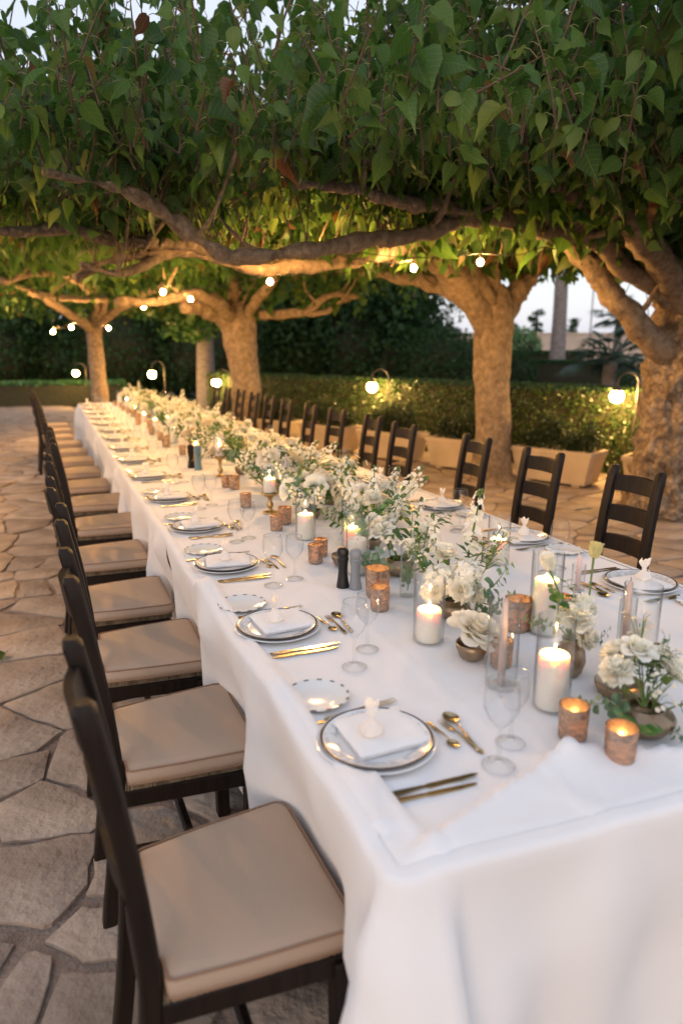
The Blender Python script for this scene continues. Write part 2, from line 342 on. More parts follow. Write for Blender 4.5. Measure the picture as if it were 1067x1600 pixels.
def link(name, me, parent=None, loc=None, rot=None, scale=None):
    o = bpy.data.objects.new(name, me); COL.objects.link(o)
    if parent is not None: o.parent = parent
    if loc is not None: o.location = loc
    if rot is not None: o.rotation_euler = rot
    if scale is not None: o.scale = (scale,)*3 if isinstance(scale, (int, float)) else scale
    return o
def tag(o, label=None, cat=None, group=None, kind=None):
    if label: o['label'] = label
    if cat: o['category'] = cat
    if group: o['group'] = group
    if kind: o['kind'] = kind
    return o
def thing(name, label, cat, loc=(0, 0, 0), rz=0, group=None):
    o = link(name, None, None, loc, (0, 0, rz)); o.empty_display_size = .1
    return tag(o, label, cat, group)
def np_mesh(name, V, F, m, uv=None, tint=None, smooth=False):
    """V (n,3), F (m,k) same-size faces"""
    V = np.asarray(V, np.float32); F = np.asarray(F, np.int32)
    me = bpy.data.meshes.new(name); k = F.shape[1]
    me.vertices.add(len(V)); me.vertices.foreach_set('co', V.ravel())
    me.loops.add(F.size); me.loops.foreach_set('vertex_index', F.ravel())
    me.polygons.add(len(F)); me.polygons.foreach_set('loop_start', np.arange(0, F.size, k, dtype=np.int32))
    try: me.polygons.foreach_set('loop_total', np.full(len(F), k, np.int32))
    except Exception: pass
    me.materials.append(m)
    if smooth: me.polygons.foreach_set('use_smooth', np.ones(len(F), bool))
    if uv is not None:
        u = me.uv_layers.new(name='UVMap'); u.data.foreach_set('uv', np.asarray(uv, np.float32)[F.ravel()].ravel())
    if tint is not None:
        a = me.attributes.new('tint', 'FLOAT', 'FACE'); a.data.foreach_set('value', np.asarray(tint, np.float32))
    me.update(calc_edges=True); me.validate(); return me
def copy_tree(o, parent=None):
    c = o.copy(); COL.objects.link(c)
    if parent is not None: c.parent = parent
    for ch in list(o.children): copy_tree(ch, c)
    return c

# ================================================================== ground
g = MB(); g.add([(-900, -300, -.06), (900, -300, -.06), (900, 1500, -.06), (-900, 1500, -.06)], [(0, 1, 2, 3)])
tag(g.build('ground', M['soil']), kind='structure')

# the row of trees, planters and lamps runs along this line
ROW_A = Vector((5.75, 6.28, 0)); ROW_D = Vector((-1.55, 3.61, 0)).normalized(); ROW_N = Vector((ROW_D.y, -ROW_D.x, 0))  # N points away from the table
def row(s, off=0, z=0): return ROW_A+ROW_D*s+ROW_N*off+Vector((0, 0, z))

# ------------------------------------------------------------------ crazy paving: mortar sheet with one mesh per stone
def clip(poly, p, nrm):
    out = []
    for i in range(len(poly)):
        a, b = poly[i], poly[(i+1) % len(poly)]
        da = (a[0]-p[0])*nrm[0]+(a[1]-p[1])*nrm[1]; db = (b[0]-p[0])*nrm[0]+(b[1]-p[1])*nrm[1]
        if da <= 0: out.append(a)
        if da*db < 0:
            t = da/(da-db); out.append((a[0]+(b[0]-a[0])*t, a[1]+(b[1]-a[1])*t))
    return out
def in_yard(x, y):
    if y < -1.5 or y > 24 or x < -3: return False
    if x > 1.15*y+2.2 and x > 3: return False
    d = (Vector((x, y, 0))-ROW_A).dot(ROW_N)
    return d < .75
sites = []
gx = .365
for j in range(int(26/gx)):
    for i in range(int(14/gx)):
        x = -3.2+(i+.5*(j % 2))*gx+random.uniform(-.46, .46)*gx; y = -1.6+j*gx+random.uniform(-.46, .46)*gx
        if random.random() < .26: continue
        if in_yard(x, y): sites.append((x, y))
S = np.array(sites); WT = np.array([random.uniform(-.02, .02) for _ in sites])
sm = MB()
sm.add([(-40, -20, -.014), (row(-30, 1.0).x, row(-30, 1.0).y, -.014), (row(20, 1.0).x, row(20, 1.0).y, -.014), (-40, row(20, 1).y, -.014)], [(0, 1, 2, 3)])
paving = tag(sm.build('paving', M['mortar']), kind='structure')
stones = []
for k, (x, y) in enumerate(sites):
    d2 = ((S-S[k])**2).sum(1); nb = np.argsort(d2)[1:16]
    poly = [(x-.8, y-.8), (x+.8, y-.8), (x+.8, y+.8), (x-.8, y+.8)]
    for q in nb:
        qx, qy = S[q]; dx, dy = qx-x, qy-y; L = math.hypot(dx, dy)
        hh = math.sin(min(k, q)*12.9898+max(k, q)*78.233)*43758.5453; hh -= math.floor(hh); gap = .007+.020*hh*hh; off = (WT[k]-WT[q])/(2*L)
        nx, ny = dx/L, dy/L
        poly = clip(poly, (x+dx/2+nx*(off-gap), y+dy/2+ny*(off-gap)), (math.cos(math.atan2(ny, nx)+(hh-.5)*.34), math.sin(math.atan2(ny, nx)+(hh-.5)*.34)))
        if len(poly) < 3: break
    if len(poly) < 3: continue
    # rough outline: chipped corners and wandering edges
    out = []
    n = len(poly)
    for i in range(n):
        a, b = poly[i], poly[(i+1) % n]
        L = math.hypot(b[0]-a[0], b[1]-a[1])
        if L < .02: continue
        c = min(.25, .010/L*1.4); mseg = max(1, int(L/.075))
        for t in [c]+[(c+(1-2*c)*(u/mseg)) for u in range(1, mseg)]+[1-c]:
            j = .011
            out.append((a[0]+(b[0]-a[0])*t+random.uniform(-j, j), a[1]+(b[1]-a[1])*t+random.uniform(-j, j)))
    if len(out) < 5: continue
    cx = sum(p[0] for p in out)/len(out); cyy = sum(p[1] for p in out)/len(out)
    area = abs(sum(out[i][0]*out[(i+1) % len(out)][1]-out[(i+1) % len(out)][0]*out[i][1] for i in range(len(out))))/2
    if area < .008: continue
    h = random.uniform(-.004, .006); tx, ty = random.uniform(-.012, .012), random.uniform(-.012, .012)
    v = []; f = []; n = len(out)
    for ring, (ins, z) in enumerate(((0, -.02), (0, -.003), (.007, 0))):
        for (px, py) in out:
            rx, ry = px-cx, py-cyy; r = math.hypot(rx, ry); q = max(0, 1-ins/r)
            v.append((rx*q, ry*q, z if ring == 0 else z+h+tx*rx+ty*ry))
    for ring in range(2):
        for i in range(n):
            j = (i+1) % n; f.append((ring*n+i, ring*n+j, ring*n+n+j, ring*n+n+i))
    f.append(tuple(range(2*n, 3*n)))
    pr = project((cx, cyy, 0)); vis = 0
    if pr and -60 < pr[0] < 1130 and 500 < pr[1] < 1680: vis = area/pr[2]**3
    if vis and cx > .45 and cx < 2.1 and .8 < cyy < 12.2: vis *= .02     # under the table
    stones.append((vis, v, f, (cx, cyy, 0)))
stones.sort(key=lambda s: -s[0])
rest = MB()
for k, (vis, v, f, c) in enumerate(stones):
    if k < 299: link('stone', MB().add(v, f).mesh('stone', M['stone'], 30), paving, c)
    else: rest.add([(p[0]+c[0], p[1]+c[1], p[2]) for p in v], f)
tag(rest.build('stone', M['stone'], paving, 30), kind='stuff')

# ================================================================== trees
def noisy(amp, sc, ax=1.0):
    def d(p): q = Vector((p.x*sc, p.y*sc, p.z*sc*ax)); return amp*mn.fractal(q, .9, 2.1, 5)+amp*.45*(1-2*abs(mn.noise(q*2.3)))
    return d
def smooth_path(pts, n):
    P_ = [Vector(p) for p in pts]; out = []
    for i in range(len(P_)-1):
        p0, p1, p2, p3 = P_[max(i-1, 0)], P_[i], P_[i+1], P_[min(i+2, len(P_)-1)]
        for k in range(n):
            t = k/n
            out.append(.5*((2*p1)+(p2-p0)*t+(2*p0-5*p1+4*p2-p3)*t*t+(3*p1-p0-3*p2+p3)*t**3))
    out.append(P_[-1]); return out
def lerp_rad(rs, n):
    out = []
    for a, b in zip(rs, rs[1:]): out += [a+(b-a)*k/n for k in range(n)]
    return out+[rs[-1]]
def trunk(parent, pts, rads, nseg=14, n=32, amp=.02, sc=6, m='bark', ax=.5, name='trunk'):
    b = MB(); p = smooth_path(pts, nseg); r = lerp_rad(rads, nseg)
    b.tube([q-Vector(parent.location) for q in p], r, n, True, disp=noisy(amp, sc, ax)); return b.build(name, M[m], parent, 'all')
LIMBS = {}
def limb(parent, pts, r0, r1, m='bark_dark', n=14, amp=.32):
    p = smooth_path(pts, 8); L = len(p); r = [r0+(r1-r0)*(k/(L-1))**.8 for k in range(L)]
    p = [q+Vector((mn.noise(q*2.3), mn.noise(q*2.3+Vector((9, 0, 0))), mn.noise(q*2.3+Vector((0, 9, 0)))))*min(.05, r0*.8) for q in p]
    b = MB(); b.tube([q-Vector(parent.location) for q in p], r, n, True, disp=noisy(r0*amp, 7))
    b.build('limb', M[m], parent, 'all')
    LIMBS.setdefault(parent.name, []).append(p)
    for k in range(max(2, L//11)):                            # side branches and pruned spurs
        i = 4+(k*11+int(abs(p[0].x)*7)) % max(1, L-6); a = k*2.1+p[0].y; rr = min(.032, r[i]*.55); Lb = .28+.5*abs(math.sin(a*3.7))
        d = Vector((math.cos(a)*.8, math.sin(a)*.8, .35+.35*math.sin(a*1.7))); pj = project(p[i]+d*Lb)
        if pj and 770 < pj[0] < 990 and pj[1] > 430: continue
        sb = smooth_path([p[i], p[i]+d*Lb*.35+Vector((0, 0, -.02)), p[i]+d*Lb*.7+Vector((.05*math.sin(a*5), .05, .03)), p[i]+d*Lb+Vector((0, 0, .14))], 4)
        b = MB(); b.tube([q-Vector(parent.location) for q in sb], [rr*(1-.6*q/(len(sb)-1)) for q in range(len(sb))], 9, True, disp=noisy(rr*.25, 14)); b.build('branch', M[m], parent, 'all')
        LIMBS[parent.name].append(sb[::3])

T1 = thing('mulberry_tree', 'thick burled mulberry tree whose gnarled trunk stands beside the hook lamp', 'tree', (5.72, 5.03, 0), 0, 'pollarded mulberry trees')
T2 = thing('mulberry_tree', 'straight smooth mulberry trunk forking in front of the planters and the hedge', 'tree', (5.22, 7.29, 0), 0, 'pollarded mulberry trees')
T3 = thing('mulberry_tree', 'mulberry tree forking into four limbs behind the far chairs on the planter side', 'tree', (3.26, 12.07, 0), 0, 'pollarded mulberry trees')
T4 = thing('mulberry_tree', 'slim mulberry tree standing just beyond the far end of the table', 'tree', (1.12, 17.1, 0), 0, 'pollarded mulberry trees')
V3 = Vector
# T1: thick burled trunk, leaning limbs over the table
trunk(T1, [(5.72, 5.05, -.05), (5.70, 5.03, .12), (5.68, 5.02, .7), (5.66, 5.02, 1.3), (5.72, 5.02, 1.9), (5.72, 5.02, 2.25), (5.72, 5.0, 2.5)], [.42, .33, .255, .245, .265, .24, .12], 26, 110, .10, 5.0, 'burl', ax=.8)
limb(T1, [(5.70, 5.0, 1.95), at(985, 420, 4.85), at(920, 372, 4.7), at(830, 348, 4.5), at(750, 338, 4.35), at(690, 352, 4.2), at(620, 372, 4.1), at(560, 373, 4.0), at(440, 395, 3.95), at(350, 398, 3.9), at(270, 342, 3.75), at(190, 297, 3.6), at(70, 255, 3.45)], .088, .009, 'bark')
limb(T1, [(5.62, 5.0, 1.55), at(985, 500, 5.0), at(950, 445, 5.1), at(905, 400, 5.2), at(850, 352, 5.3), at(800, 300, 5.3)], .13, .05, 'bark')
limb(T1, [(5.72, 5.0, 2.0), at(1020, 395, 4.6), at(960, 330, 4.2), at(930, 270, 3.9), at(900, 200, 3.7)], .14, .03, 'bark')
limb(T1, [(5.75, 5.05, 2.1), (5.9, 4.7, 2.4), (5.9, 4.1, 2.6), (5.6, 3.4, 2.7)], .14, .03)
limb(T1, [at(750, 338, 4.35), at(690, 318, 4.1), at(640, 318, 3.9), at(560, 300, 3.7), at(470, 290, 3.6)], .065, .018)
limb(T1, [at(920, 372, 4.7), at(880, 300, 4.2), at(840, 260, 3.8), at(800, 225, 3.5)], .08, .025)
limb(T1, [(5.75, 5.05, 2.1), (6.4, 5.4, 2.5), (7.1, 5.6, 2.7)], .13, .03)
# T2
trunk(T2, [(5.22, 7.29, -.05), (5.21, 7.29, .1), (5.17, 7.28, .6), (5.12, 7.27, 1.2), (5.10, 7.27, 1.75), (5.06, 7.25, 2.12), (5.04, 7.24, 2.4)], [.33, .255, .215, .205, .22, .245, .12], 14, 40, .035, 5, ax=.35)
limb(T2, [(5.02, 7.25, 1.95), at(690, 412, 7.1), at(640, 398, 6.8), at(580, 398, 6.6)], .17, .06, 'bark')
limb(T2, [(5.0, 7.2, 2.15), at(680, 385, 6.9), at(620, 388, 6.5), at(560, 402, 6.1), at(470, 416, 5.7), at(400, 417, 5.4), at(335, 402, 5.2), at(250, 402, 5.0), at(180, 405, 4.9), at(125, 432, 4.8)], .085, .015, 'bark')
limb(T2, [at(340, 400, 5.2), at(270, 385, 5.0), at(170, 378, 4.8), at(110, 358, 4.7), at(0, 355, 4.6), at(-90, 345, 4.5)], .05, .02)
limb(T2, [(5.10, 7.27, 1.5), (5.17, 7.28, 1.8), at(800, 462, 7.3), at(825, 432, 7.4), at(850, 385, 7.6)], .19, .07, 'bark')
limb(T2, [(5.08, 7.25, 2.1), at(715, 385, 7.0), at(705, 350, 6.8), at(700, 310, 6.6)], .15, .05, 'bark')
limb(T2, [(5.1, 7.25, 2.1), at(760, 390, 7.1), at(775, 350, 6.9)], .13, .05, 'bark')
limb(T2, [at(250, 402, 5.0), at(190, 425, 4.8), at(130, 412, 4.6)], .035, .015)
limb(T2, [(5.05, 7.3, 2.1), (4.6, 8.2, 2.5), (4.2, 9.2, 2.7)], .12, .04, 'bark')
# T3
trunk(T3, [(3.26, 12.07, -.05), (3.26, 12.07, .1), (3.25, 12.07, .8), (3.22, 12.07, 1.4), (3.17, 12.05, 1.9), (3.12, 12.03, 2.15), (3.1, 12.0, 2.45)], [.34, .28, .245, .245, .28, .31, .14], 10, 32, .04, 4, ax=.35)
limb(T3, [(3.05, 12.0, 2.0), at(340, 488, 11.8), at(305, 480, 11.5), at(290, 478, 11.3)], .17, .09, 'bark')
limb(T3, [(3.08, 12.0, 2.1), at(345, 478, 11.5), at(315, 460, 11), at(250, 470, 10.5), at(180, 470, 10)], .13, .04, 'bark')
limb(T3, [(3.15, 12.0, 2.1), at(366, 460, 11.8), at(360, 420, 11.3)], .13, .05, 'bark')
limb(T3, [(3.2, 12.0, 2.1), at(395, 482, 11.6), at(420, 445, 11.0), at(440, 420, 10.5)], .11, .04, 'bark')
limb(T3, [(3.25, 12.0, 2.05), at(400, 492, 11.8), at(470, 488, 11.4), at(510, 462, 11.2), at(560, 463, 11)], .11, .03, 'bark')
limb(T3, [at(470, 488, 11.4), at(500, 487, 11.3), at(530, 470, 11.2), at(565, 460, 11.1)], .06, .025, 'bark')
# T4
trunk(T4, [(1.12, 17.1, -.05), (1.12, 17.1, .1), (1.10, 17.1, 1.0), (1.09, 17.1, 1.8), (1.09, 17.1, 2.3), (1.08, 17.05, 2.55)], [.24, .2, .17, .165, .2, .1], 8, 20, .025, 4)
limb(T4, [(1.1, 17, 2.1), at(175, 490, 16), at(235, 455, 14.5), at(270, 440, 13.5)], .11, .04, 'bark')
limb(T4, [(1.05, 17, 2.1), at(110, 490, 15.5), at(60, 460, 14), at(0, 437, 13)], .11, .04, 'bark')
limb(T4, [(1.08, 17, 2.2), at(150, 470, 15.5), at(100, 428, 13), at(0, 440, 11.5)], .09, .03, 'bark')
limb(T4, [(1.08, 17, 2.2), at(165, 468, 15), at(120, 468, 13), at(60, 460, 12)], .08, .03, 'bark')

# ------------------------------------------------------------------ mulberry leaves on upright shoots
def leaf_template(rows, fold, curl, twist=0):
    """heart shaped pointed blade: base at origin, tip at +Y, upper side +Z"""
    prof = [(-.05, .14), (.03, .27), (.15, .36), (.31, .375), (.48, .31), (.66, .185), (.82, .075), (1.0, .0)]
    if rows == 1: prof = [(-.04, .2), (.16, .37), (.42, .34), (.72, .15), (1.0, .0)]
    if rows == 2: prof = [(0, .22), (.32, .42), (1.0, .0)]
    v = []; uv = []; f = []
    for k, (t, wd) in enumerate(prof):
        yy = t; zz = -curl*t*t; a = twist*t
        wob = .03*math.sin(t*17) if rows == 0 else 0
        tt = .0 if k else 0
        for sgn in (-1, 0, 1):
            x = sgn*wd; z = zz+abs(sgn)*wd*fold+(wob*sgn*sgn)
            x, z = x*math.cos(a)-z*math.sin(a)*.2, z+x*math.sin(a)
            v.append((x, yy if sgn or k else .0, z)); uv.append((.5+sgn*wd, t))
    for k in range(len(prof)-1):
        for c in range(2): f.append((k*3+c, k*3+c+1, k*3+3+c+1, k*3+3+c))
    return np.array(v, np.float32), np.array(uv, np.float32), np.array(f, np.int32)
LT = [[leaf_template(r, fo, cu, tw) for fo, cu, tw in ((.35, .25, .3), (.85, .10, -.5), (-.25, .50, .3), (.60, .75, .8), (1.1, .35, .2), (.15, -.25, -.7), (-.4, .9, .5))] for r in (0, 1, 2)]

class LeafSet:
    def __init__(s): s.o = []; s.d = []; s.n = []; s.s = []
    def add(s, o, d, n, size): s.o.append(o); s.d.append(d); s.n.append(n); s.s.append(size)
def build_leaves(name, recs, parent, m, lod):
    """recs: array rows ox oy oz dx dy dz nx ny nz size tint"""
    Vs = []; Fs = []; UVs = []; Ts = []; base = 0
    R = np.asarray(recs, np.float32)
    var = RNG.integers(0, 7, len(R))
    for q in range(7):
        r = R[var == q]
        if not len(r): continue
        tv, tuv, tf = LT[lod][q]
        d = r[:, 3:6]; nn = r[:, 6:9]
        d = d/np.linalg.norm(d, axis=1, keepdims=True)
        sd = np.cross(d, nn); sd /= np.linalg.norm(sd, axis=1, keepdims=True)+1e-9
        up = np.cross(sd, d)
        s = r[:, 9][:, None, None]
        V = r[:, None, 0:3]+s*(tv[None, :, 0:1]*sd[:, None, :]+tv[None, :, 1:2]*d[:, None, :]+tv[None, :, 2:3]*up[:, None, :])
        k = len(tv)
        F = tf[None]+(np.arange(len(r))*k)[:, None, None]+base
        base += len(r)*k
        Vs.append(V.reshape(-1, 3)); Fs.append(F.reshape(-1, 4)); UVs.append(np.tile(tuv, (len(r), 1))); Ts.append(np.repeat(r[:, 10], len(tf)))
    me = np_mesh(name, np.concatenate(Vs), np.concatenate(Fs), m, np.concatenate(UVs), np.concatenate(Ts), smooth=True)
    o = link(name, me, parent)
    if parent is not None: o.matrix_parent_inverse = Matrix.Translation(-Vector(parent.location))
    return o

BULB_AT = [at(*q) for q in ((750, 411, 5.3), (646, 420, 6.0), (490, 397, 4.9), (422, 441, 6.9), (298, 468, 10), (255, 457, 8.6), (225, 480, 10.5), (170, 513, 14), (112, 512, 13), (83, 519, 13.5))]
leaves = {t.name: [] for t in (T1, T2, T3, T4)}
shootmb = {t.name: MB() for t in (T1, T2, T3, T4)}
TREE = {t.name: t for t in (T1, T2, T3, T4)}
def crown_owner(x, y):
    if y > 14.3: return T4.name
    if y > 9.2+.25*(x-3): return T3.name
    if x > 6.4-.45*(y-2) or y < 3.5: return T1.name
    return T2.name
def shoot(own, base, u, L, big=1.0, hang=False):
    base = Vector(base); u = Vector(u).normalized()
    if not hang and base.y < 9 and base.z < bottom(base.x, base.y)-.16 and random.random() < .75: return
    bend = Vector((random.uniform(-.3, .3), random.uniform(-.3, .3), -.05))
    pts = [base+u*(L*t)+bend*(L*t*t*.5) for t in (0, .33, .66, 1)]
    dist = (base-Vector((0, 0, CAM_H))).length
    if dist < 9: shootmb[own].tube(pts, [.0052*big, .0044*big, .0033*big, .0016], 4 if dist > 4 else 6, False)
    step = random.uniform(.042, .062)*(1 if dist < 6 else 1.35)
    az0 = random.uniform(0, 2*PI); k = 0; t = random.uniform(.03, .14)
    while t < 1:
        q = t*3; i = min(2, int(q)); p = pts[i].lerp(pts[i+1], q-i)
        o_x = base.x
        az = az0+k*2.6+random.uniform(-.5, .5)
        out = Vector((math.cos(az), math.sin(az), random.uniform(-.1, .5)))
        size = (.048+.096*random.random()**1.3)*(1.12-.5*t)*big*(1 if dist < 5 else 1.3)*(1.15 if o_x > 1.9 else 1)
        o = p+out*random.uniform(.03, .06)
        d = Vector((out.x*.7, out.y*.7, -random.uniform(.0, 1.25)))+Vector((random.uniform(-.45, .45), random.uniform(-.45, .45), 0))
        n = Vector((out.x, out.y, .55))+Vector((random.uniform(-.8, .8), random.uniform(-.8, .8), random.uniform(-.4, .4)))
        tint = random.random()
        tipz = o.z+d.normalized().z*size*1.15
        if not hang and o.y < 9 and tipz < bottom(o.x, o.y)-.06: k += 1; t += step/L; continue
        pj = project(o)
        if pj and pj[2] < 9 and 785 < pj[0] < 985 and pj[1] > 440: k += 1; t += step/L; continue     # pruned clear between the two trunks
        if any((o-q).length < .46 for q in BULB_AT): k += 1; t += step/L; continue
        leaves[own].append((o.x, o.y, o.z, d.x, d.y, d.z, n.x, n.y, n.z, size, tint))
        if dist < 5.5:
            shootmb[own].m = 1; shootmb[own].tube([p, p.lerp(o, .6)+Vector((0, 0, .008)), o], [.0022, .0018, .0014], 3, False); shootmb[own].m = 0
        k += 1; t += step/L
def front_edge(x): return 2.95 if x < .2 else (2.95-(x-.2)*.62 if x < 1.6 else 2.08-.10*min(x-1.6, 2))
def bottom(x, y):
    b = 2.40+.10*mn.noise(Vector((x*.8, y*.8, 3)))
    if y > 6: b += .075*(min(y, 12)-6)
    if y > 12.5: b -= .11*(y-12.5)
    return b
random.seed(11)
for own in LIMBS:                                            # shoots sprouting from every limb
    for p in LIMBS[own]:
        L = len(p)
        for i in range(1, L-1):
            for _ in range(2 if own in (T1.name, T2.name) else (i % 2)):
                q = p[i].lerp(p[i+1], random.random())
                if random.random() < .35: continue
                shoot(own, q+Vector((0, 0, .03)), (random.uniform(-.5, .5), random.uniform(-.5, .5), 1), random.uniform(.4, 1.1))
n_sh = 0
while n_sh < 5000:                                           # the rest of the crowns
    y = random.uniform(1.7, 17.5); x = random.uniform(-1.3, 8.2)
    if y < front_edge(x): continue
    if x > 1.25*y+1.5: continue
    if (Vector((x, y, 0))-ROW_A).dot(ROW_N) > 1.0+.12*y: continue
    if y > 9 and random.random() < .35: continue
    own = crown_owner(x, y)
    left = x < 1.9-.12*(y-3)
    if left and y < 4.7: hgt, lmax, bg_ = .30, .55, 1
    elif left: hgt, lmax, bg_ = 1.5, .95, 1.3
    else: hgt, lmax, bg_ = 1.25, 1.1, 1
    if left and 4.7 <= y < 8 and random.random() < .15: continue
    z = bottom(x, y)+hgt*random.random()**1.4*.8
    near = max(0, 1-(y-front_edge(x))/.8)
    u = (random.uniform(-.55, .55), random.uniform(-.55, .55)-.25*near, 1 if random.random() < .8 else random.uniform(.15, .6))
    shoot(own, (x, y, z), u, (random.uniform(.35, .85) if near else random.uniform(.45, 1.1))*lmax/1.1, bg_); n_sh += 1
# arching shoots that hang low between the trunks
for (px, py, Y, cnt) in ((640, 500, 11.5, 9), (590, 490, 11, 8), (690, 480, 10.5, 6), (520, 520, 12, 4), (100, 520, 15, 10), (40, 505, 13, 10), (200, 520, 15, 6), (300, 520, 15, 6), (830, 400, 6.5, 4), (890, 405, 6.3, 3), (1040, 330, 4.0, 5), (1030, 380, 3.6, 3), (960, 360, 5.5, 4)):
    for _ in range(cnt):
        c = at(px+random.uniform(-25, 25), py-random.uniform(15, 60), Y+random.uniform(-.5, .5))
        own = crown_owner(c.x, c.y)
        shoot(own, c+Vector((0, 0, .2)), (random.uniform(-.8, .8), random.uniform(-.8, .8), -.35), random.uniform(.3, .55), .85, True)
LEAF_ME = []
for q in range(7):
    tv, tuv, tf = LT[0][q]
    LEAF_ME.append(np_mesh('leaf', tv, tf, M['mulberry'], tuv, None, True))
for own, recs in leaves.items():
    R = np.array(recs, np.float32); t = TREE[own]
    dist = np.linalg.norm(R[:, :3]-np.array([0, 0, CAM_H]), axis=1)
    vis = np.zeros(len(R), bool)
    for i in range(len(R)):
        pr = project(R[i, :3])
        vis[i] = pr is not None and -30 < pr[0] < 1097 and -30 < pr[1] < 700
    order = np.argsort(np.where(vis, dist/np.maximum(R[:, 9], .05), 1e9))
    nsing = 290 if own in (T1.name, T2.name) else 120
    single = set(order[:nsing].tolist())
    for i in order[:nsing]:
        r = R[i]; d = Vector(r[3:6]).normalized(); n = Vector(r[6:9]); sd = d.cross(n).normalized(); up = sd.cross(d)
        o = link('leaf', LEAF_ME[random.randrange(7)], t)
        mtx = Matrix((sd, d, up)).transposed().to_4x4(); mtx.translation = Vector(r[0:3])-Vector(t.location)
        o.matrix_local = mtx @ Matrix.Scale(float(r[9]), 4)
    keep = np.array([i for i in range(len(R)) if i not in single])
    Rk = R[keep]; dk = dist[keep]; vk = vis[keep]
    l0 = vk & (dk < 4.2); l1 = vk & (dk >= 4.2) & (dk < 8.5); l2 = ~(l0 | l1)
    for lod, msk in enumerate((l0, l1, l2)):
        if msk.sum(): tag(build_leaves('foliage', Rk[msk], t, M['mulberry'], lod), kind='stuff')
    if shootmb[own].v:
        o = shootmb[own].build('shoots', [M['shoot'], M['petiole']], t, 'all'); o.matrix_parent_inverse = Matrix.Translation(-Vector(t.location)); tag(o, kind='stuff')

# ------------------------------------------------------------------ leaf masses: hedges, bushes, background trees
def quad_cloud(name, P_, N_, size, parent, m, jitter=.7, aspect=.55):
    """two-triangle bent leaves spread over points P_ with rough normals N_"""
    n = len(P_); P_ = np.asarray(P_, np.float32); N_ = np.asarray(N_, np.float32)+RNG.normal(0, jitter, (n, 3))
    N_ /= np.linalg.norm(N_, axis=1, keepdims=True)+1e-9
    a = np.cross(N_, RNG.normal(0, 1, (n, 3))); a /= np.linalg.norm(a, axis=1, keepdims=True)+1e-9; b = np.cross(N_, a)
    s = (size*RNG.uniform(.6, 1.3, n))[:, None]
    V = np.stack([P_-a*s, P_+b*s*aspect+N_*s*.18, P_+a*s, P_-b*s*aspect+N_*s*.18], 1).reshape(-1, 3)
    F = np.arange(4*n).reshape(n, 4)
    o = link(name, np_mesh(name, V, F, m, None, RNG.random(n)), parent)
    return tag(o, kind='stuff')
def hedge_box(label, a, b, depth, h, n, leaf=.022, group='clipped hedges', z0=0, m='hedge', name='hedge'):
    """clipped box hedge whose front runs from a to b; depth away from the table"""
    a = Vector(a); b = Vector(b); L = (b-a).length; u = (b-a)/L; w_ = Vector((u.y, -u.x, 0))
    t = thing(name, label, 'hedge', a, 0, group)
    core = MB(); d = leaf*2.2
    q = [a+u*d+w_*d, b-u*d+w_*d, b-u*d+w_*(depth-d), a+u*d+w_*(depth-d)]
    core.add([(p-a).xy[:]+(z0-.02,) for p in q]+[(p-a).xy[:]+(z0+h-d,) for p in q], [(0, 1, 5, 4), (1, 2, 6, 5), (2, 3, 7, 6), (3, 0, 4, 7), (4, 5, 6, 7)])
    core.build('twigs', M['hedge_core'], t, False)
    areas = np.array([L*h, L*depth, depth*h, depth*h]); c = RNG.choice(4, n, p=areas/areas.sum())
    s, v, k = RNG.random(n)*L, RNG.random(n), RNG.random(n)
    P_ = np.zeros((n, 3)); N_ = np.zeros((n, 3)); U = np.array(u); W = np.array(w_); Z = np.array([0, 0, 1.])
    dep = RNG.random(n)**2*d*1.3
    wob = np.array([.035*mn.noise(Vector((x*1.6, y*4, 1))) for x, y in zip(s, v)])
    for i in range(n):
        if c[i] == 0: P_[i] = U*s[i]+W*(dep[i]+wob[i])+Z*(z0+v[i]*h); N_[i] = -W
        elif c[i] == 1: P_[i] = U*s[i]+W*(v[i]*depth)+Z*(z0+h-dep[i]+wob[i]); N_[i] = Z
        elif c[i] == 2: P_[i] = U*dep[i]+W*(v[i]*depth)+Z*(z0+k[i]*h); N_[i] = -U
        else: P_[i] = U*(L-dep[i])+W*(v[i]*depth)+Z*(z0+k[i]*h); N_[i] = U
    quad_cloud('foliage', P_, N_, leaf, t, M[m])
    return t
def ball_points(n, r, c=(0, 0, 0), hollow=.55, lump=.2, seed=0):
    d = RNG.normal(0, 1, (n, 3)); d /= np.linalg.norm(d, axis=1, keepdims=True)
    k = np.array([1+lump*mn.fractal(Vector((*(q*2.2),))+Vector((seed*7.1, 0, 0)), 1, 2, 3) for q in d])
    rad = (hollow+(1-hollow)*RNG.random(n)**.5)*k
    return d*rad[:, None]*np.array(r)+np.array(c), d
def bush(label, loc, r, n, leaf, m='darkleaf', cat='bush', group=None, name='bush'):
    t = thing(name, label, cat, loc, 0, group)
    P_, N_ = ball_points(n, r, (0, 0, r[2]*.9), .7, .12, random.random()*9); ok = P_[:, 2] > 0
    core = MB(); core.lathe([(0, .02)]+[(.72*math.sin(a)*r[0], r[2]*.9-.72*math.cos(a)*r[2]) for a in np.linspace(.5, PI-.1, 7)]+[(0, r[2]*1.6)], 12); core.build('twigs', M['hedge_core'], t)
    quad_cloud('foliage', P_[ok], N_[ok], leaf, t, M[m]); return t
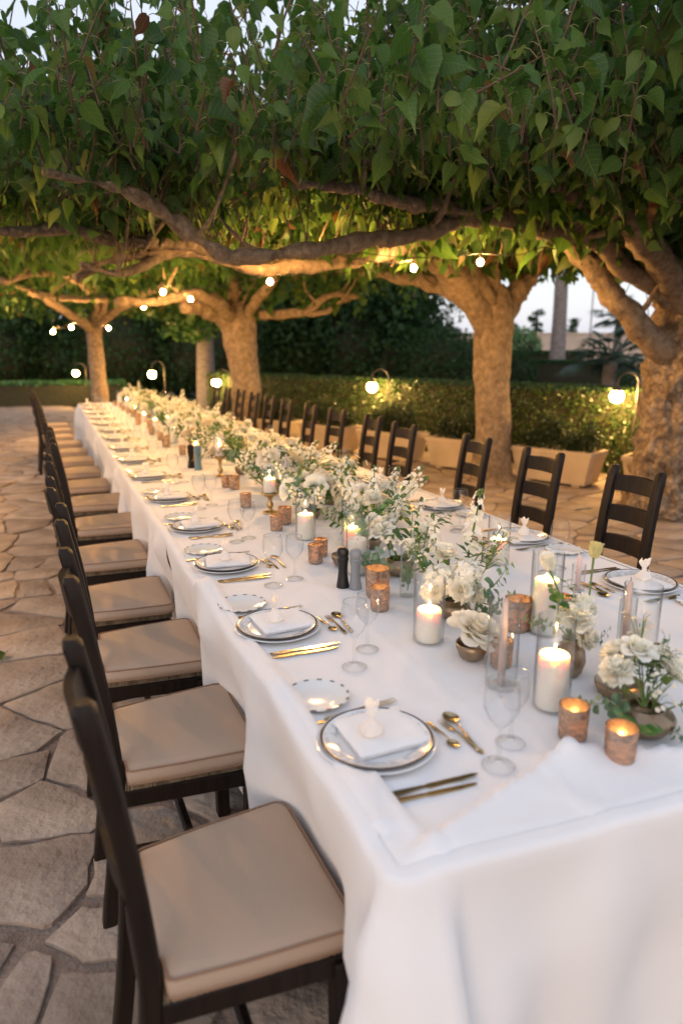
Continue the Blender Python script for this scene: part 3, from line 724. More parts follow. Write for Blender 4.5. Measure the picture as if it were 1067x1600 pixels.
def bg_tree(label, loc, h, r, n, leaf, m='darkleaf', tr=.18, group='dark trees beyond the hedge', name='evergreen_tree', blobs=7, low=.12):
    t = thing(name, label, 'tree', loc, 0, group)
    b = MB(); b.tube([(0, 0, -.05), (.05, 0, h*.3), (-.05, .05, h*.75)], [tr, tr*.8, tr*.35], 10, True); b.build('trunk', M['bark_grey'], t)
    Ps = []; Ns = []
    for k in range(blobs):
        a = k*2.4; q = k/max(1, blobs-1)
        c = (math.cos(a)*r*.5*(1-q*.6), math.sin(a)*r*.5*(1-q*.6), h*(low+.18)+q*h*(.68-low))
        p, nn = ball_points(n//blobs, (r*(.72-.22*q),)*2+(h*.24,), c, .35, .35, k+loc[0]); Ps.append(p); Ns.append(nn)
    P_ = np.concatenate(Ps); N_ = np.concatenate(Ns); ok = P_[:, 2] > .05
    quad_cloud('crown', P_[ok], N_[ok], leaf, t, M[m]); return t

random.seed(5)
hedge_box('long clipped green hedge behind the stone planters, lit by hook lamps', row(-5.5, 1.25), row(9.3, 1.25), .9, 1.14, 42000, .024)
hedge_box('low hedge coloured a lamplit bright green across the far edge of the paving', (-9, 24.2, 0), (2.3, 23.2, 0), 1.0, .72, 9000, .05, m='greenleaf')  # brighter leaf colour stands in for lamplight falling on this hedge
hedge_box('dark clipped hedge block in the garden beside the tall palm trunk', at(845, 640, 21).xy.to_3d(), at(990, 640, 17.5).xy.to_3d(), 1.2, 1.28, 6000, .05, m='darkleaf')
hedge_box('dark square hedge behind the round bush in the garden', at(770, 640, 27).xy.to_3d(), at(900, 640, 25).xy.to_3d(), 1.2, 1.6, 4000, .07, m='darkleaf')
bush('large round dark bush behind the hedge beside the straight mulberry trunk', at(692, 600, 17).xy.to_3d(), (1.35, 1.35, 1.2), 6000, .06)
bush('small round clipped bush behind the hedge, beside the pale wall', at(805, 600, 19).xy.to_3d(), (.72, .72, .85), 3500, .05)
bush('bright green shrub in front of the pale garden wall', at(812, 600, 32).xy.to_3d(), (1.2, 1.0, 1.55), 2500, .09, 'greenleaf')
for k, (px, Y, h, r) in enumerate(((-40, 30, 7, 2.6), (20, 27, 6, 2.2), (75, 31, 7, 2.5), (200, 30, 7.5, 2.6), (265, 26, 6, 2.0), (330, 28, 7, 2.4), (430, 25, 6.5, 2.1), (478, 21, 5.2, 1.6), (545, 23, 6.0, 2.1), (600, 20, 5.0, 1.5), (640, 26, 5.0, 2.2))):
    c = at(px, 600, Y)
    bg_tree(f'dark evergreen tree in the deep shade, {ORD[k]} along the back, counted from the far paving', (c.x, c.y, 0), h, r, 5200, .12, blobs=9)
for k in range(14):  # dark shrubs added to darken the gaps below the back trees
    c = at([-60, -10, 40, 90, 150, 205, 260, 315, 380, 440, 500, 555, 605, 640][k], 600, [27, 26, 28, 27, 27, 26, 27, 25, 24, 23, 21.5, 20.5, 20, 21][k])
    bush(f'added dark shrub standing for the shade under the back trees, {ORD[k]} from the far paving', (c.x, c.y, 0), (1.7, 1.5, 1.25+.25*(k % 3)), 3200, .09, group='added dark shrubs for the shade under the back trees', name='shrub')
for k, (x, y, h, r) in enumerate(((-6, 29, 6.5, 2.6), (-10, 30, 7.5, 3.0), (-14.5, 29, 6.8, 2.8))):
    bg_tree(f'broad dark tree over the far hedge, {ORD[k]} out from the table line', (x, y, 0), h, r, 4200, .13, blobs=9)
# grey trunk seen between the far trees
t = thing('garden_tree', 'grey trunked tree between two mulberries, standing behind the hedge', 'tree', at(322, 600, 17.5).xy.to_3d())
b = MB(); b.tube([(0, 0, -.05), (0, 0, .8), (.03, 0, 2.2), (.05, 0, 3.6)], [.27, .23, .20, .15], 14, True, disp=noisy(.02, 5)); b.build('trunk', M['bark_grey'], t)
p, nn = ball_points(2600, (1.9, 1.9, 1.0), (0, 0, 3.2), .3, .3); quad_cloud('crown', p, nn, .11, t, M['greenleaf'])
p, nn = ball_points(320, (.75, .6, .35), (-.35, -.4, 2.15), .3, .3); quad_cloud('crown', p, nn, .09, t, M['greenleaf'])

# spiky plant in the far bed
def rosette(label, loc, n, L, wid, m, cat='plant', name='spiky_plant', up=.5):
    t = thing(name, label, cat, loc); V = []; F = []
    for k in range(n):
        az = random.uniform(0, 2*PI); el = random.uniform(.15, 1.35); d = Vector((math.cos(az)*math.cos(el), math.sin(az)*math.cos(el), math.sin(el))); s = Vector((-math.sin(az), math.cos(az), 0))
        l_ = L*random.uniform(.7, 1.1); b0 = len(V)
        for q, wq in ((0, .6), (.45, 1), (1, .05)):
            p = d*l_*q+Vector((0, 0, up-.18*l_*q*q)); V += [p-s*wid*wq, p+s*wid*wq]
        F += [(b0, b0+1, b0+3, b0+2), (b0+2, b0+3, b0+5, b0+4)]
    o = link('foliage', np_mesh('foliage', V, F, m, None, RNG.random(len(F))), t); tag(o, kind='stuff'); return t
rosette('grey green spiky plant rising above the far low hedge', at(100, 600, 26).xy.to_3d(), 130, 1.15, .035, M['palm'], up=.75)

# garden beyond on the right: wall, palms, pole
wa = thing('garden_wall', 'long pale beige wall far across the garden', 'wall', at(850, 600, 42).xy.to_3d(), -.35)
b = MB(); b.box((2, 0, 1.35), (13, .2, 1.45), 0); b.build('wall', M['wall'], wa, False)
b = MB(); b.box((2, 0, 2.86), (13.1, .28, .06), 0); b.build('coping', M['wall'], wa, False)
gt = thing('utility_cabinet', 'grey metal shelter post beside the pale garden wall', 'shelter', at(790, 600, 34).xy.to_3d(), -.3)
b = MB(); b.box((0, 0, 2.42), (.75, .5, .06), .02); b.build('roof', M['grey'], gt)
for sx in (-.55, .55):
    b = MB(); b.box((sx, 0, 1.17), (.12, .12, 1.19), .01); b.build('post', M['grey'], gt)
pl = thing('light_pole', 'thin pale pole standing far behind the hedges', 'pole', at(915, 600, 36).xy.to_3d())
b = MB(); b.tube([(0, 0, 0), (0, 0, 7)], [.05, .04], 8); b.build('pole', M['grey'], pl); b = MB(); b.box((0, .25, 7.02), (.06, .3, .04), .01); b.build('lamp_head', M['grey'], pl)
def palm_fan(parent, base, d, L, m, n=16, spread=1.25):
    """fan-shaped frond: stalk plus radiating blades"""
    d = Vector(d).normalized(); s = d.cross(Vector((0, 0, 1))).normalized(); b = MB(); base = Vector(base)
    hub = base+d*L*.55; b.tube([base, hub], [.02, .012], 5, False)
    for k in range(n):
        a = (k/(n-1)-.5)*2*spread; q = d*math.cos(a)+s*math.sin(a); tip = hub+q*L*.55*(1-.2*abs(a))+Vector((0, 0, -.22*L)); mid = hub.lerp(tip, .5)+Vector((0, 0, .06*L))
        w_ = q.cross(Vector((0, 0, 1))).normalized()*L*.028
        b.add([hub, mid-w_, tip, mid+w_], [(0, 1, 2, 3)])
    return b.build('frond', m, parent, False)
fp = thing('fan_palm', 'short dark fan palm behind the hedge, seen through the gap in the trees', 'palm tree', at(950, 600, 13).xy.to_3d())
b = MB(); b.tube([(0, 0, -.05), (.02, 0, .6), (0, 0, 1.5)], [.2, .17, .15], 14, True, disp=noisy(.04, 14)); b.build('trunk', M['bark_grey'], fp)
for k in range(34):
    az = k*2.4; el = random.uniform(-.35, 1.0); palm_fan(fp, (0, 0, 1.45), (math.cos(az)*math.cos(el), math.sin(az)*math.cos(el), math.sin(el)), random.uniform(.9, 1.3), M['palm'])
fp2 = thing('fan_palm', 'fan palm rising beside the burled trunk, dark against the sky', 'palm tree', at(958, 600, 24).xy.to_3d())
b = MB(); b.tube([(0, 0, -.05), (.02, 0, 1.6), (-.03, 0, 3.1)], [.22, .18, .15], 12, True, disp=noisy(.03, 14)); b.build('trunk', M['bark_grey'], fp2)
for k in range(26):
    az = k*2.4; el = random.uniform(-.3, 1.1); palm_fan(fp2, (-.03, 0, 3.1), (math.cos(az)*math.cos(el), math.sin(az)*math.cos(el), math.sin(el)), random.uniform(1.1, 1.5), M['palm'])
tp = thing('tall_palm', 'tall palm with a bare grey trunk disappearing above the mulberry leaves', 'palm tree', at(868, 600, 21).xy.to_3d())
b = MB(); b.tube([(0, 0, -.05), (0, 0, .5), (-.05, 0, 3), (-.15, 0, 7), (-.2, 0, 9)], [.36, .30, .24, .20, .18], 16, True, disp=noisy(.02, 9)); b.build('trunk', M['bark_grey'], tp)
for k in range(24):
    az = k*2.4; el = random.uniform(-.4, 1.2); palm_fan(tp, (-.2, 0, 9), (math.cos(az)*math.cos(el), math.sin(az)*math.cos(el), math.sin(el)), random.uniform(1.4, 1.9), M['palm'])
for k, (px, Y, h, lab) in enumerate(((830, 52, 5.2, 'small far tree with a ragged crown left of the tall palm trunk'), (893, 55, 4.7, 'small far tree with a ragged crown right of the tall palm trunk'), (793, 50, 3.9, 'slim far tree beside the edge of the straight mulberry trunk'))):
    t = thing('distant_tree', lab, 'tree', at(px, 600, Y).xy.to_3d(), 0, 'small trees far across the garden')
    b = MB(); b.tube([(0, 0, 0), (.1, 0, h*.5), (0, 0, h*.9)], [.13, .1, .05], 7); b.build('trunk', M['bark_grey'], t)
    P_ = []; N_ = []
    for q in range(5):
        p, nn = ball_points(110, (.55, .55, .3), (random.uniform(-.6, .6), 0, h*(.55+.1*q)), .2, .4, q); P_.append(p); N_.append(nn)
    quad_cloud('crown', np.concatenate(P_), np.concatenate(N_), .14, t, M['darkleaf'])

# ------------------------------------------------------------------ planters along the hedge
pm = {}
def planter_meshes():
    L, Wd, H = .53, .24, .44
    b = MB()
    def ringp(l, w_, z): return [(-l, -w_, z), (l, -w_, z), (l, w_, z), (-l, w_, z)]
    rings = [ringp(L-.08, Wd-.05, .04), ringp(L-.015, Wd-.01, H-.055), ringp(L, Wd, H-.05), ringp(L, Wd, H-.004), ringp(L-.004, Wd-.004, H), ringp(L-.045, Wd-.045, H), ringp(L-.05, Wd-.05, H-.05)]
    v = sum(rings, []); f = [(3, 2, 1, 0)]
    for r in range(len(rings)-1): f += [(r*4+i, r*4+(i+1) % 4, r*4+4+(i+1) % 4, r*4+4+i) for i in range(4)]
    b.add(v, f); pm['tub'] = b.mesh('tub', M['planter'], False)
    b = MB(); b.grid(lambda u, v: ((u-.5)*2*(L-.046), (v-.5)*2*(Wd-.046), H-.035+.012*mn.noise(Vector((u*14, v*7, 0)))), 16, 7); pm['gravel'] = b.mesh('gravel', M['gravel'], False)
    b = MB(); b.box((0, 0, .02), (.05, Wd-.07, .02), .006); pm['foot'] = b.mesh('foot', M['planter'])
planter_meshes()
for k, (s, off, rot) in enumerate(((-.93, .14, .06), (.42, 0, 0), (1.80, .02, .02), (3.12, 0, 0), (4.45, .02, -.02), (5.8, 0, .01), (7.1, .02, 0))):
    c = row(s, .24+off); lab = f'stone trough planter with low shrub in front of the hedge, {ORD[k]} from the burled trunk'
    t = thing('planter', lab, 'planter', c, math.atan2(ROW_D.y, ROW_D.x)+rot, 'stone planters along the hedge')
    link('tub', pm['tub'], t); tag(link('gravel', pm['gravel'], t), kind='stuff')
    for sx in (-.33, .33): link('foot', pm['foot'], t, (sx, 0, 0))
    sh = thing('planter_shrub', f'low feathery shrub growing in the {ORD[k]} planter from the burled trunk', 'shrub', t.location+Vector((0, 0, .40)), t.rotation_euler.z, 'shrubs in the planters')
    P_ = []; N_ = []
    for q in range(5):
        hz = random.uniform(.13, .27); p, nn = ball_points(900, (.16, .15, hz), ((q-2)*.17+random.uniform(-.04, .04), random.uniform(-.05, .05), hz*.85), .1, .5, q+k); P_.append(p); N_.append(nn*.3+np.array([0, 0, .5]))
    P_ = np.concatenate(P_); ok = P_[:, 2] > .0
    b = MB()
    for q in range(16):
        x = random.uniform(-.4, .4); b.tube([(x, random.uniform(-.06, .06), 0), (x+random.uniform(-.06, .06), random.uniform(-.1, .1), random.uniform(.12, .25))], [.006, .003], 4, False)
    b.build('stems', M['hedge_core'], sh); quad_cloud('foliage', P_[ok], np.concatenate(N_)[ok], .026, sh, M['rosemary'], 1.0, .35)

# ------------------------------------------------------------------ hook lamps
def make_lamp():
    t = thing('hook_lamp', '', 'lamp', (0, 0, 0), 0, 'hook lamps along the hedge')
    b = MB(); pts = [(0, 0, -.02), (0, 0, 1.0), (0, 0, 1.25)]+[(.14*(math.cos(a)-1)*1.0, 0, 1.25+.14*math.sin(a)) for a in np.linspace(.35, PI, 9)]
    pts += [(-.28, 0, 1.22)]; b.tube(pts, .013, 8); b.build('post', M['black'], t)
    b = MB(); b.lathe([(0, .03), (.06, .03), (.06, 0), (0, 0)], 14); b.build('base', M['black'], t)
    b = MB(); b.lathe([(.0, 1.225), (.018, 1.22), (.024, 1.195), (.050, 1.175), (.070, 1.155), (.071, 1.149), (.062, 1.150), (0, 1.16)], 20, (-.28, 0, 0)); b.build('cap', M['black'], t)
    b = MB(); b.lathe([(.060, 1.150), (.076, 1.118), (.082, 1.085), (.072, 1.045), (.045, 1.013), (0, 1.002)], 18, (-.28, 0, 0)); b.build('globe', M['lampglow'], t)
    return t
lamp0 = make_lamp()
for k, (px, py, s, lab) in enumerate(((963, 621, 0, 'glowing hook lamp beside the burled trunk, in front of the hedge'), (581, 606, 0, 'glowing hook lamp at the hedge left of the straight mulberry trunk'), (338, 599, 0, 'glowing hook lamp beside the forked mulberry behind the far chairs'), (238, 586, 0, 'glowing hook lamp between the far flowers and the end of the hedge'), (119, 584, 0, 'glowing hook lamp left of the slim far mulberry trunk'))):
    r = ray(px, py)
    # meet the vertical plane 0.9 m behind the planter line
    q = (.95+ROW_A.dot(ROW_N))/Vector((r.x, r.y, 0)).dot(ROW_N)
    c = Vector((r.x*q, r.y*q, 0)); z = CAM_H+r.z*q
    t = lamp0 if k == 0 else copy_tree(lamp0)
    az = -YAW+.15; sc = max(.85, min(1.15, z/1.07))
    if k == 4: c = at(px, py, 21.6); z = c.z; c.z = 0; sc = z/1.07
    t.rotation_euler.z = az; t.scale = (1, 1, sc)
    t.location = c+Vector((math.cos(az), math.sin(az), 0))*.28; t['label'] = lab

# ------------------------------------------------------------------ string lights under the leaves
sp = {}
b = MB(); b.lathe([(0, -.050), (.015, -.046), (.025, -.030), (.024, -.015), (.014, 0), (0, .002)], 12); sp['globe'] = b.mesh('globe', M['bulb'])
b = MB(); b.lathe([(0, .045), (.013, .043), (.015, .0), (.0, -.001)], 10); sp['socket'] = b.mesh('socket', M['black'])
BULBS = [(750, 411, 5.3, 'beside the fork of the straight mulberry trunk'), (646, 420, 6.0, 'left of the fork of the straight mulberry trunk'), (490, 397, 4.9, 'above the long lit limb'), (422, 441, 6.9, 'under the long lit limb'), (298, 468, 10, 'left of the forked mulberry behind the far chairs'), (255, 457, 8.6, 'highest of three bulbs in the far limbs'), (225, 480, 10.5, 'lowest of three bulbs in the far limbs'), (170, 513, 14, 'right of the slim far trunk'), (112, 512, 13, 'second left of the slim far trunk'), (83, 519, 13.5, 'lowest, left of the slim far trunk')]
bp = []
BULBS += [((-1.1, 4.6, 2.35), 0, 0, 'over the open paving, nearest'), ((-1.5, 6.6, 2.35), 0, 0, 'over the open paving, second nearest'), ((-1.3, 8.8, 2.3), 0, 0, 'over the open paving, third nearest')]
for px, py, Y, lab in BULBS:
    c = at(px, py, Y) if Y else Vector(px); t = thing('string_bulb', 'warm glowing bulb hanging '+lab, 'light bulb', c+Vector((0, 0, .03)), 0, 'string lights in the trees')
    link('globe', sp['globe'], t); link('socket', sp['socket'], t); bp.append(c+Vector((0, 0, .08)))
b = MB()
chain = sorted(bp, key=lambda p: p.y); ends = [at(860, 395, 5.0)]+[]
order = [at(870, 390, 5.0), bp[0], bp[2], bp[1], bp[3], bp[5], bp[4], bp[6], bp[8], bp[9], bp[7], Vector((1.1, 17, 2.2))]
for p, q in zip(order, order[1:]):
    b.tube([p.lerp(q, k/6)-Vector((0, 0, .12*math.sin(PI*k/6)*min(1, (q-p).length/3))) for k in range(7)], .004, 5, False)
order2 = [at(0, 437, 13)]+[bp[k] for k in (12, 11, 10)]+[at(-90, 345, 4.5)]
for p, q in zip(order2, order2[1:]):
    b.tube([p.lerp(q, k/6)-Vector((0, 0, .12*math.sin(PI*k/6)*min(1, (q-p).length/3))) for k in range(7)], .004, 5, False)
tag(b.build('light_cable', M['cable']), 'thin dark cable of the string lights running through the mulberry limbs', 'cable')
print('scene: setting done')
#--TABLE--

# ================================================================== the table
XL, XR, YF = .432, 2.11, 12.2
def ynear(x): return .825-.058*(x-XL)
def hem(x, y, a, b, h, w_, endfade=.06):
    """one-sided cloth layer: sharp hem along a-b, raised on the left of a->b and settling over w_"""
    dx, dy = b[0]-a[0], b[1]-a[1]; L = math.hypot(dx, dy); ux, uy = dx/L, dy/L
    s = (x-a[0])*ux+(y-a[1])*uy; d = -(x-a[0])*uy+(y-a[1])*ux
    if d < -.008 or s < -endfade or s > L+endfade: return 0
    f = min(1, (s+endfade)/endfade, (L+endfade-s)/endfade); e = min(1, (d+.008)/.008)
    return h*f*e*math.exp(-max(d, 0)/w_)
def top_z(x, y):
    z = T+.0012*mn.noise(Vector((x*6, y*6, 0)))+.0016*mn.noise(Vector((x*2.1, y*2.1, 4)))
    if y < 2.6:
        z += hem(x, y, (.94, 1.01), (.575, .90), .032, .06, .1)
        z += hem(x, y, (1.42, .83), (.94, 1.01), .027, .06, .1)
        z += hem(x, y, (.545, .93), (.535, 1.09), .022, .05, .1)
        z += hem(x, y, (.505, 1.05), (.485, 1.55), .010, .05)+hem(x, y, (.485, 1.5), (.50, 2.35), .010, .05)
        z += hem(x, y, (2.0, .98), (1.17, .90), .006, .08)
        puff = .030*max(0, mn.noise(Vector((y*2.3, 7, 1)))+.45)*(1 if .95 < y < 2.4 else 0)
        z += puff*math.exp(-((x-.475)/.028)**2)
    if 2.3 < y < 12:
        z += .018*max(0, mn.noise(Vector((y*1.7, 3, 1)))+.1)*math.exp(-((x-.465)/.02)**2)
    if y < 3.1: q = 1-2*abs(mn.noise(Vector((x*2.6+1, y*2.1, 8)))); z += .0045*max(0, q)**4
    z += .0022*(math.exp(-((y-1.62-.02*x)/.006)**2)+math.exp(-((y-2.36+.01*x)/.006)**2)+math.exp(-((x-.86)/.006)**2)+math.exp(-((x-1.69)/.006)**2))
    # slight sag of the long crease lines
    z += .0018*math.exp(-((x-1.27)/.012)**2)
    return z
LEFT_CH = [1.30, 1.99, 2.65, 3.26, 4.03, 4.80, 5.55, 6.30, 7.02, 7.75, 8.50, 9.28, 10.08, 10.88, 11.68]
RIGHT_CH = [1.78, 2.47, 3.17, 3.92, 4.82, 5.56, 6.3, 7.05, 7.82, 8.56, 9.32, 10.10, 10.88, 11.66]
def drape(mb, path, skip_fold=False):
    """path: list of (x, y, nx, ny, s, side)"""
    lev = [(-.036, 0), (-.016, 0), (-.005, .004), (0, .014)]
    depth = [.03, .06, .10, .15, .20, .26, .33, .41, .49, .57, .64]
    v = []; n = len(path)
    for ins, dz in lev:
        for (x, y, nx, ny, s, sd) in path:
            X, Y = x+nx*ins, y+ny*ins; zz = top_z(x+nx*-.03, y+ny*-.03)
            v.append((X, Y, zz-dz))
    for dp in depth:
        for (x, y, nx, ny, s, sd) in path:
            zz = top_z(x-nx*.03, y-ny*.03)
            q = min(1, dp/.35); e = q*q*(3-2*q)
            ph = s*19+2.6*mn.noise(Vector((s*1.6, 2, 0)))
            o = e*(.020*math.sin(ph)+.026*mn.noise(Vector((s*3.1, dp*1.2, 5))))+.014*mn.noise(Vector((s*2.2, dp*2.5, 9)))*q
            q = 1-2.4*abs(mn.noise(Vector((s*1.5+dp*1.1, dp*2.4-s*.7, 6)))); rid = .016*max(0, q)**3*min(1, dp/.1)
            if sd == 'L':
                nearest = min(abs(y-c+.05) for c in LEFT_CH); push = math.exp(-(nearest/.26)**4)
                o = o*(1-.75*push)-e*(.075*push-.005)
            elif sd == 'R': o = o*.6-e*.06
            else: o = o*1.0+e*.015+.010*math.sin(s*7+dp*9)*e
            o += rid
            if sd == 'c': o += .055*e+.035*min(1, dp/.12)
            if sd == 'L':
                for ys in (2.18, 3.28, 5.4, 7.6): o += .055*math.exp(-((y-ys)/.10)**2)*min(1, dp/.08)*max(0, 1-dp/.4)
            o = max(o, -.09)
            v.append((x+nx*o, y+ny*o, zz-.014-dp+.008*mn.noise(Vector((s*4, 0, 0)))*e))
    rows = len(lev)+len(depth); f = [(r*n+i, r*n+i+1, (r+1)*n+i+1, (r+1)*n+i) for r in range(rows-1) for i in range(n-1)]
    mb.add(v, f)
def side_path(xs, y0, y1, nx, step=.03, s0=0):
    k = max(2, int(abs(y1-y0)/step)); return [(xs, y0+(y1-y0)*i/k, nx, 0, s0+abs(y1-y0)*i/k, 'L' if nx < 0 else 'R') for i in range(k+1)]
def cloth(y0, y1, label, near=False, far=False):
    t = thing('tablecloth', label, 'tablecloth', (1.27, (y0+y1)/2, T), 0, 'white tablecloths on the long table')
    b = MB()
    if near or far:
        yy = (lambda x: ynear(x)) if near else (lambda x: y1); sg = -1 if near else 1; r = .048
        other = y1 if near else y0
        p = side_path(XL, other, yy(XL)-sg*r, -1); s = p[-1][4]
        c0 = (XL+r, yy(XL)-sg*r)
        for k in range(1, 6):
            a = PI/2*k/6; p.append((c0[0]-r*math.cos(a), c0[1]+sg*r*math.sin(a), -math.cos(a), sg*math.sin(a), s+.02*k, 'c'))
        s = p[-1][4]; kk = 60
        for k in range(kk+1):
            x = XL+r+(XR-XL-2*r)*k/kk; p.append((x, yy(x), 0, sg, s+.027*k, 'N' if 2 < k < kk-2 else 'c'))
        s = p[-1][4]; c0 = (XR-r, yy(XR)-sg*r)
        for k in range(1, 6):
            a = PI/2*(1-k/6); p.append((c0[0]+r*math.cos(a), c0[1]+sg*r*math.sin(a), math.cos(a), sg*math.sin(a), s+.02*k, 'c'))
        p += side_path(XR, yy(XR)-sg*r, other, 1, s0=p[-1][4]+.02)
        if not near: p.reverse()
        drape(b, p)
    else:
        drape(b, side_path(XL, y1, y0, -1)); drape(b, side_path(XR, y0, y1, 1))
    ins = .03
    nu = 110 if near else 46; nv = int((y1-y0)/(.015 if near else .04))
    def topf(u, v):
        x = XL+ins+(XR-XL-2*ins)*u; a = (ynear(x)+ins) if near else y0; e = y1-ins if far else y1
        y = a+(e-a)*v; tuck = .005 if u in (0, 1) or (near and v == 0) or (far and v == 1) else 0
        return (x, y, top_z(x, y)+.0005-tuck)
    b.grid(topf, nu, nv)
    o = b.build('cloth', M['cloth'], t, 'all'); o.matrix_parent_inverse = Matrix.Translation(-Vector(t.location))
    return t
cloth(.8, 3.06, 'white tablecloth at the near end of the table with a folded hem', near=True)
cloth(3.06, 7.6, 'white tablecloth over the middle stretch of the long table')
cloth(7.6, YF, 'white tablecloth at the far end of the long table', far=True)
tb = thing('banquet_table', 'long banquet table hidden beneath the white tablecloths', 'table', (1.27, 6.5, 0))
b = MB(); b.box((0, 0, T-.035), ((XR-XL)/2-.10, 5.55, .02), .004); b.build('tabletop', M['wood'], tb)
for k in range(8):
    for sx in (-.55, .55):
        b = MB(); b.box((sx, -5.3+k*1.51, .36), (.03, .03, .36), .004); b.build('leg', M['wood'], tb)

# ------------------------------------------------------------------ chairs
ch = {}
def chair_meshes():
    def post(sy):
        b = MB(); path = [(-.245, 0), (-.215, .22), (-.195, .44), (-.200, .60), (-.224, .82), (-.262, 1.046)]
        w2, t2 = .023, .020; v = []; f = []
        P_ = smooth_path([Vector((x, 0, z)) for x, z in path], 3); N = len(P_)
        P_.append(P_[-1]+Vector((-.003, 0, .014)))
        for i, p in enumerate(P_):
            k = 1 if i < N else .62
            c = .006
            for (sx, sy2) in ((-1, -1), (1, -1), (1, 1), (-1, 1)):
                X, Y = t2*k, w2*k
                q = [(sx*X, sy2*(Y-c)), (sx*(X-c), sy2*Y)]
                if sx*sy2 < 0: q.reverse()
                v += [(p.x+a, sy*(.146 if p.z < .5 else .146-.008*(p.z-.5))+d, p.z) for a, d in q]
        for r in range(len(P_)-1):
            for i in range(8): f.append((r*8+i, r*8+(i+1) % 8, r*8+8+(i+1) % 8, r*8+8+i))
        f += [tuple(range(7, -1, -1)), tuple(range((len(P_)-1)*8, len(P_)*8))]
        b.add(v, f); return b.mesh('back_post', M['wood'], 35)
    ch['postL'], ch['postR'] = post(-1), post(1)
    def slat(z, x, h):
        b = MB(); v = []; f = []; n = 8
        for i in range(n+1):
            u = i/n*2-1; y = u*.130; bow = -.022*(1-u*u); hh = h*(1-.10*(1-u*u)*0)
            for (dx, dz) in ((-.009, -hh/2), (.009, -hh/2+.004), (.009-.012*hh/.08, hh/2-.003), (-.009-.012*hh/.08, hh/2)):
                v.append((x+bow+dx, y, z+dz+.006*(1-u*u)*(1 if dz > 0 else 0)))
        for i in range(n): f += [(i*4+k, i*4+(k+1) % 4, i*4+4+(k+1) % 4, i*4+4+k) for k in range(4)]
        b.add(v, f); return b.mesh('slat', M['wood'], 40)
    ch['slats'] = [slat(.970, -.247, .080), slat(.82, -.224, .080), slat(.67, -.208, .080)]
    b = MB(); b.box((0, 0, .205), (.021, .021, .205), .004); ch['leg'] = b.mesh('front_leg', M['wood'], 30)
    b = MB(); b.box((0, 0, 0), (.195, .013, .026), .004); ch['rail'] = b.mesh('side_rail', M['wood'], 30)
    b = MB(); b.box((0, 0, 0), (.013, .175, .026), .004); ch['frail'] = b.mesh('front_rail', M['wood'], 30)
    b = MB(); b.box((0, 0, 0), (.012, .13, .026), .004); ch['brail'] = b.mesh('back_rail', M['wood'], 30)
    b = MB(); b.box((0, 0, 0), (.200, .011, .017), .004); ch['str'] = b.mesh('stretcher', M['wood'], 30)
    b = MB(); b.box((0, 0, 0), (.011, .165, .017), .004); ch['cross'] = b.mesh('stretcher', M['wood'], 30)
    # rush: strands wrapped over the rails
    b = MB(); v = [(-.18, -.155, .418), (.19, -.19, .418), (.19, .19, .418), (-.18, .155, .418)]
    b.add([(x, y, z) for x, y, z in v]+[(x, y, .444) for x, y, z in v], [(3, 2, 1, 0), (4, 5, 6, 7), (0, 1, 5, 4), (1, 2, 6, 5), (2, 3, 7, 6), (3, 0, 4, 7)])
    for i in range(60):
        u = i/59
        for sgn in (-1, 1):
            x = -.17+.34*u; y = sgn*(.158+.034*u); r = random.uniform(.0024, .0034)
            b.tube([(x, y-sgn*.01, .446), (x, y+sgn*.005, .440), (x+random.uniform(-.003, .003), y+sgn*.004, .424)], r, 5, False)
        y = -.18+.36*u; b.tube([(.188, y, .446), (.198, y, .440), (.197, y, .418)], .0045, 5, False)
    ch['rush'] = b.mesh('rush_seat', M['rush'], 'all')
    # cushion: trapezoid pad with notched back corners, bulging top
    def outline(k, ins=0):
        pts = []
        def arc(cx, cy, r, a0, a1, n=5):
            for i in range(n+1): a = a0+(a1-a0)*i/n; pts.append((cx+r*math.cos(a), cy+r*math.sin(a)))
        fx, fy, r = .205, .218, .035
        arc(fx-r, -(fy-r), r, -PI/2, 0); arc(fx-r, fy-r, r, 0, PI/2)
        pts.extend([(-.02, .203), (-.155, .186), (-.165, .180), (-.168, .128), (-.185, .120)])
        pts.extend([(-.190, .06), (-.191, 0), (-.190, -.06), (-.185, -.120), (-.168, -.128), (-.165, -.180), (-.155, -.186), (-.02, -.203)])
        return [(x*(1-ins/.2), y*(1-ins/.2)) for x, y in pts]
    b = MB(); rings = [(.012, .447), (0, .455), (-.003, .47), (0, .492), (.006, .4975), (.03, .504), (.08, .509), (.14, .511)]
    n = len(outline(0)); v = []; f = []
    for ins, z in rings: v += [(x, y, z+(.003*mn.noise(Vector((x*9, y*9, 0))) if ins > .005 else 0)) for x, y in outline(0, ins)]
    for r in range(len(rings)-1): f += [(r*n+i, r*n+(i+1) % n, (r+1)*n+(i+1) % n, (r+1)*n+i) for i in range(n)]
    f += [tuple(range(n-1, -1, -1)), tuple(range((len(rings)-1)*n, len(rings)*n))]
    b.add(v, f); ch['cushion'] = b.mesh('cushion', M['cushion'], 'all')
    b = MB()
    for zz, ins in ((.4965, -.001), (.453, .0)):
        o = outline(0, ins); pts = [(x, y, zz) for x, y in o]+[(o[0][0], o[0][1], zz)]; b.tube(pts, .0026, 6, False)
    ch['piping'] = b.mesh('piping', M['piping'], 'all')
chair_meshes()
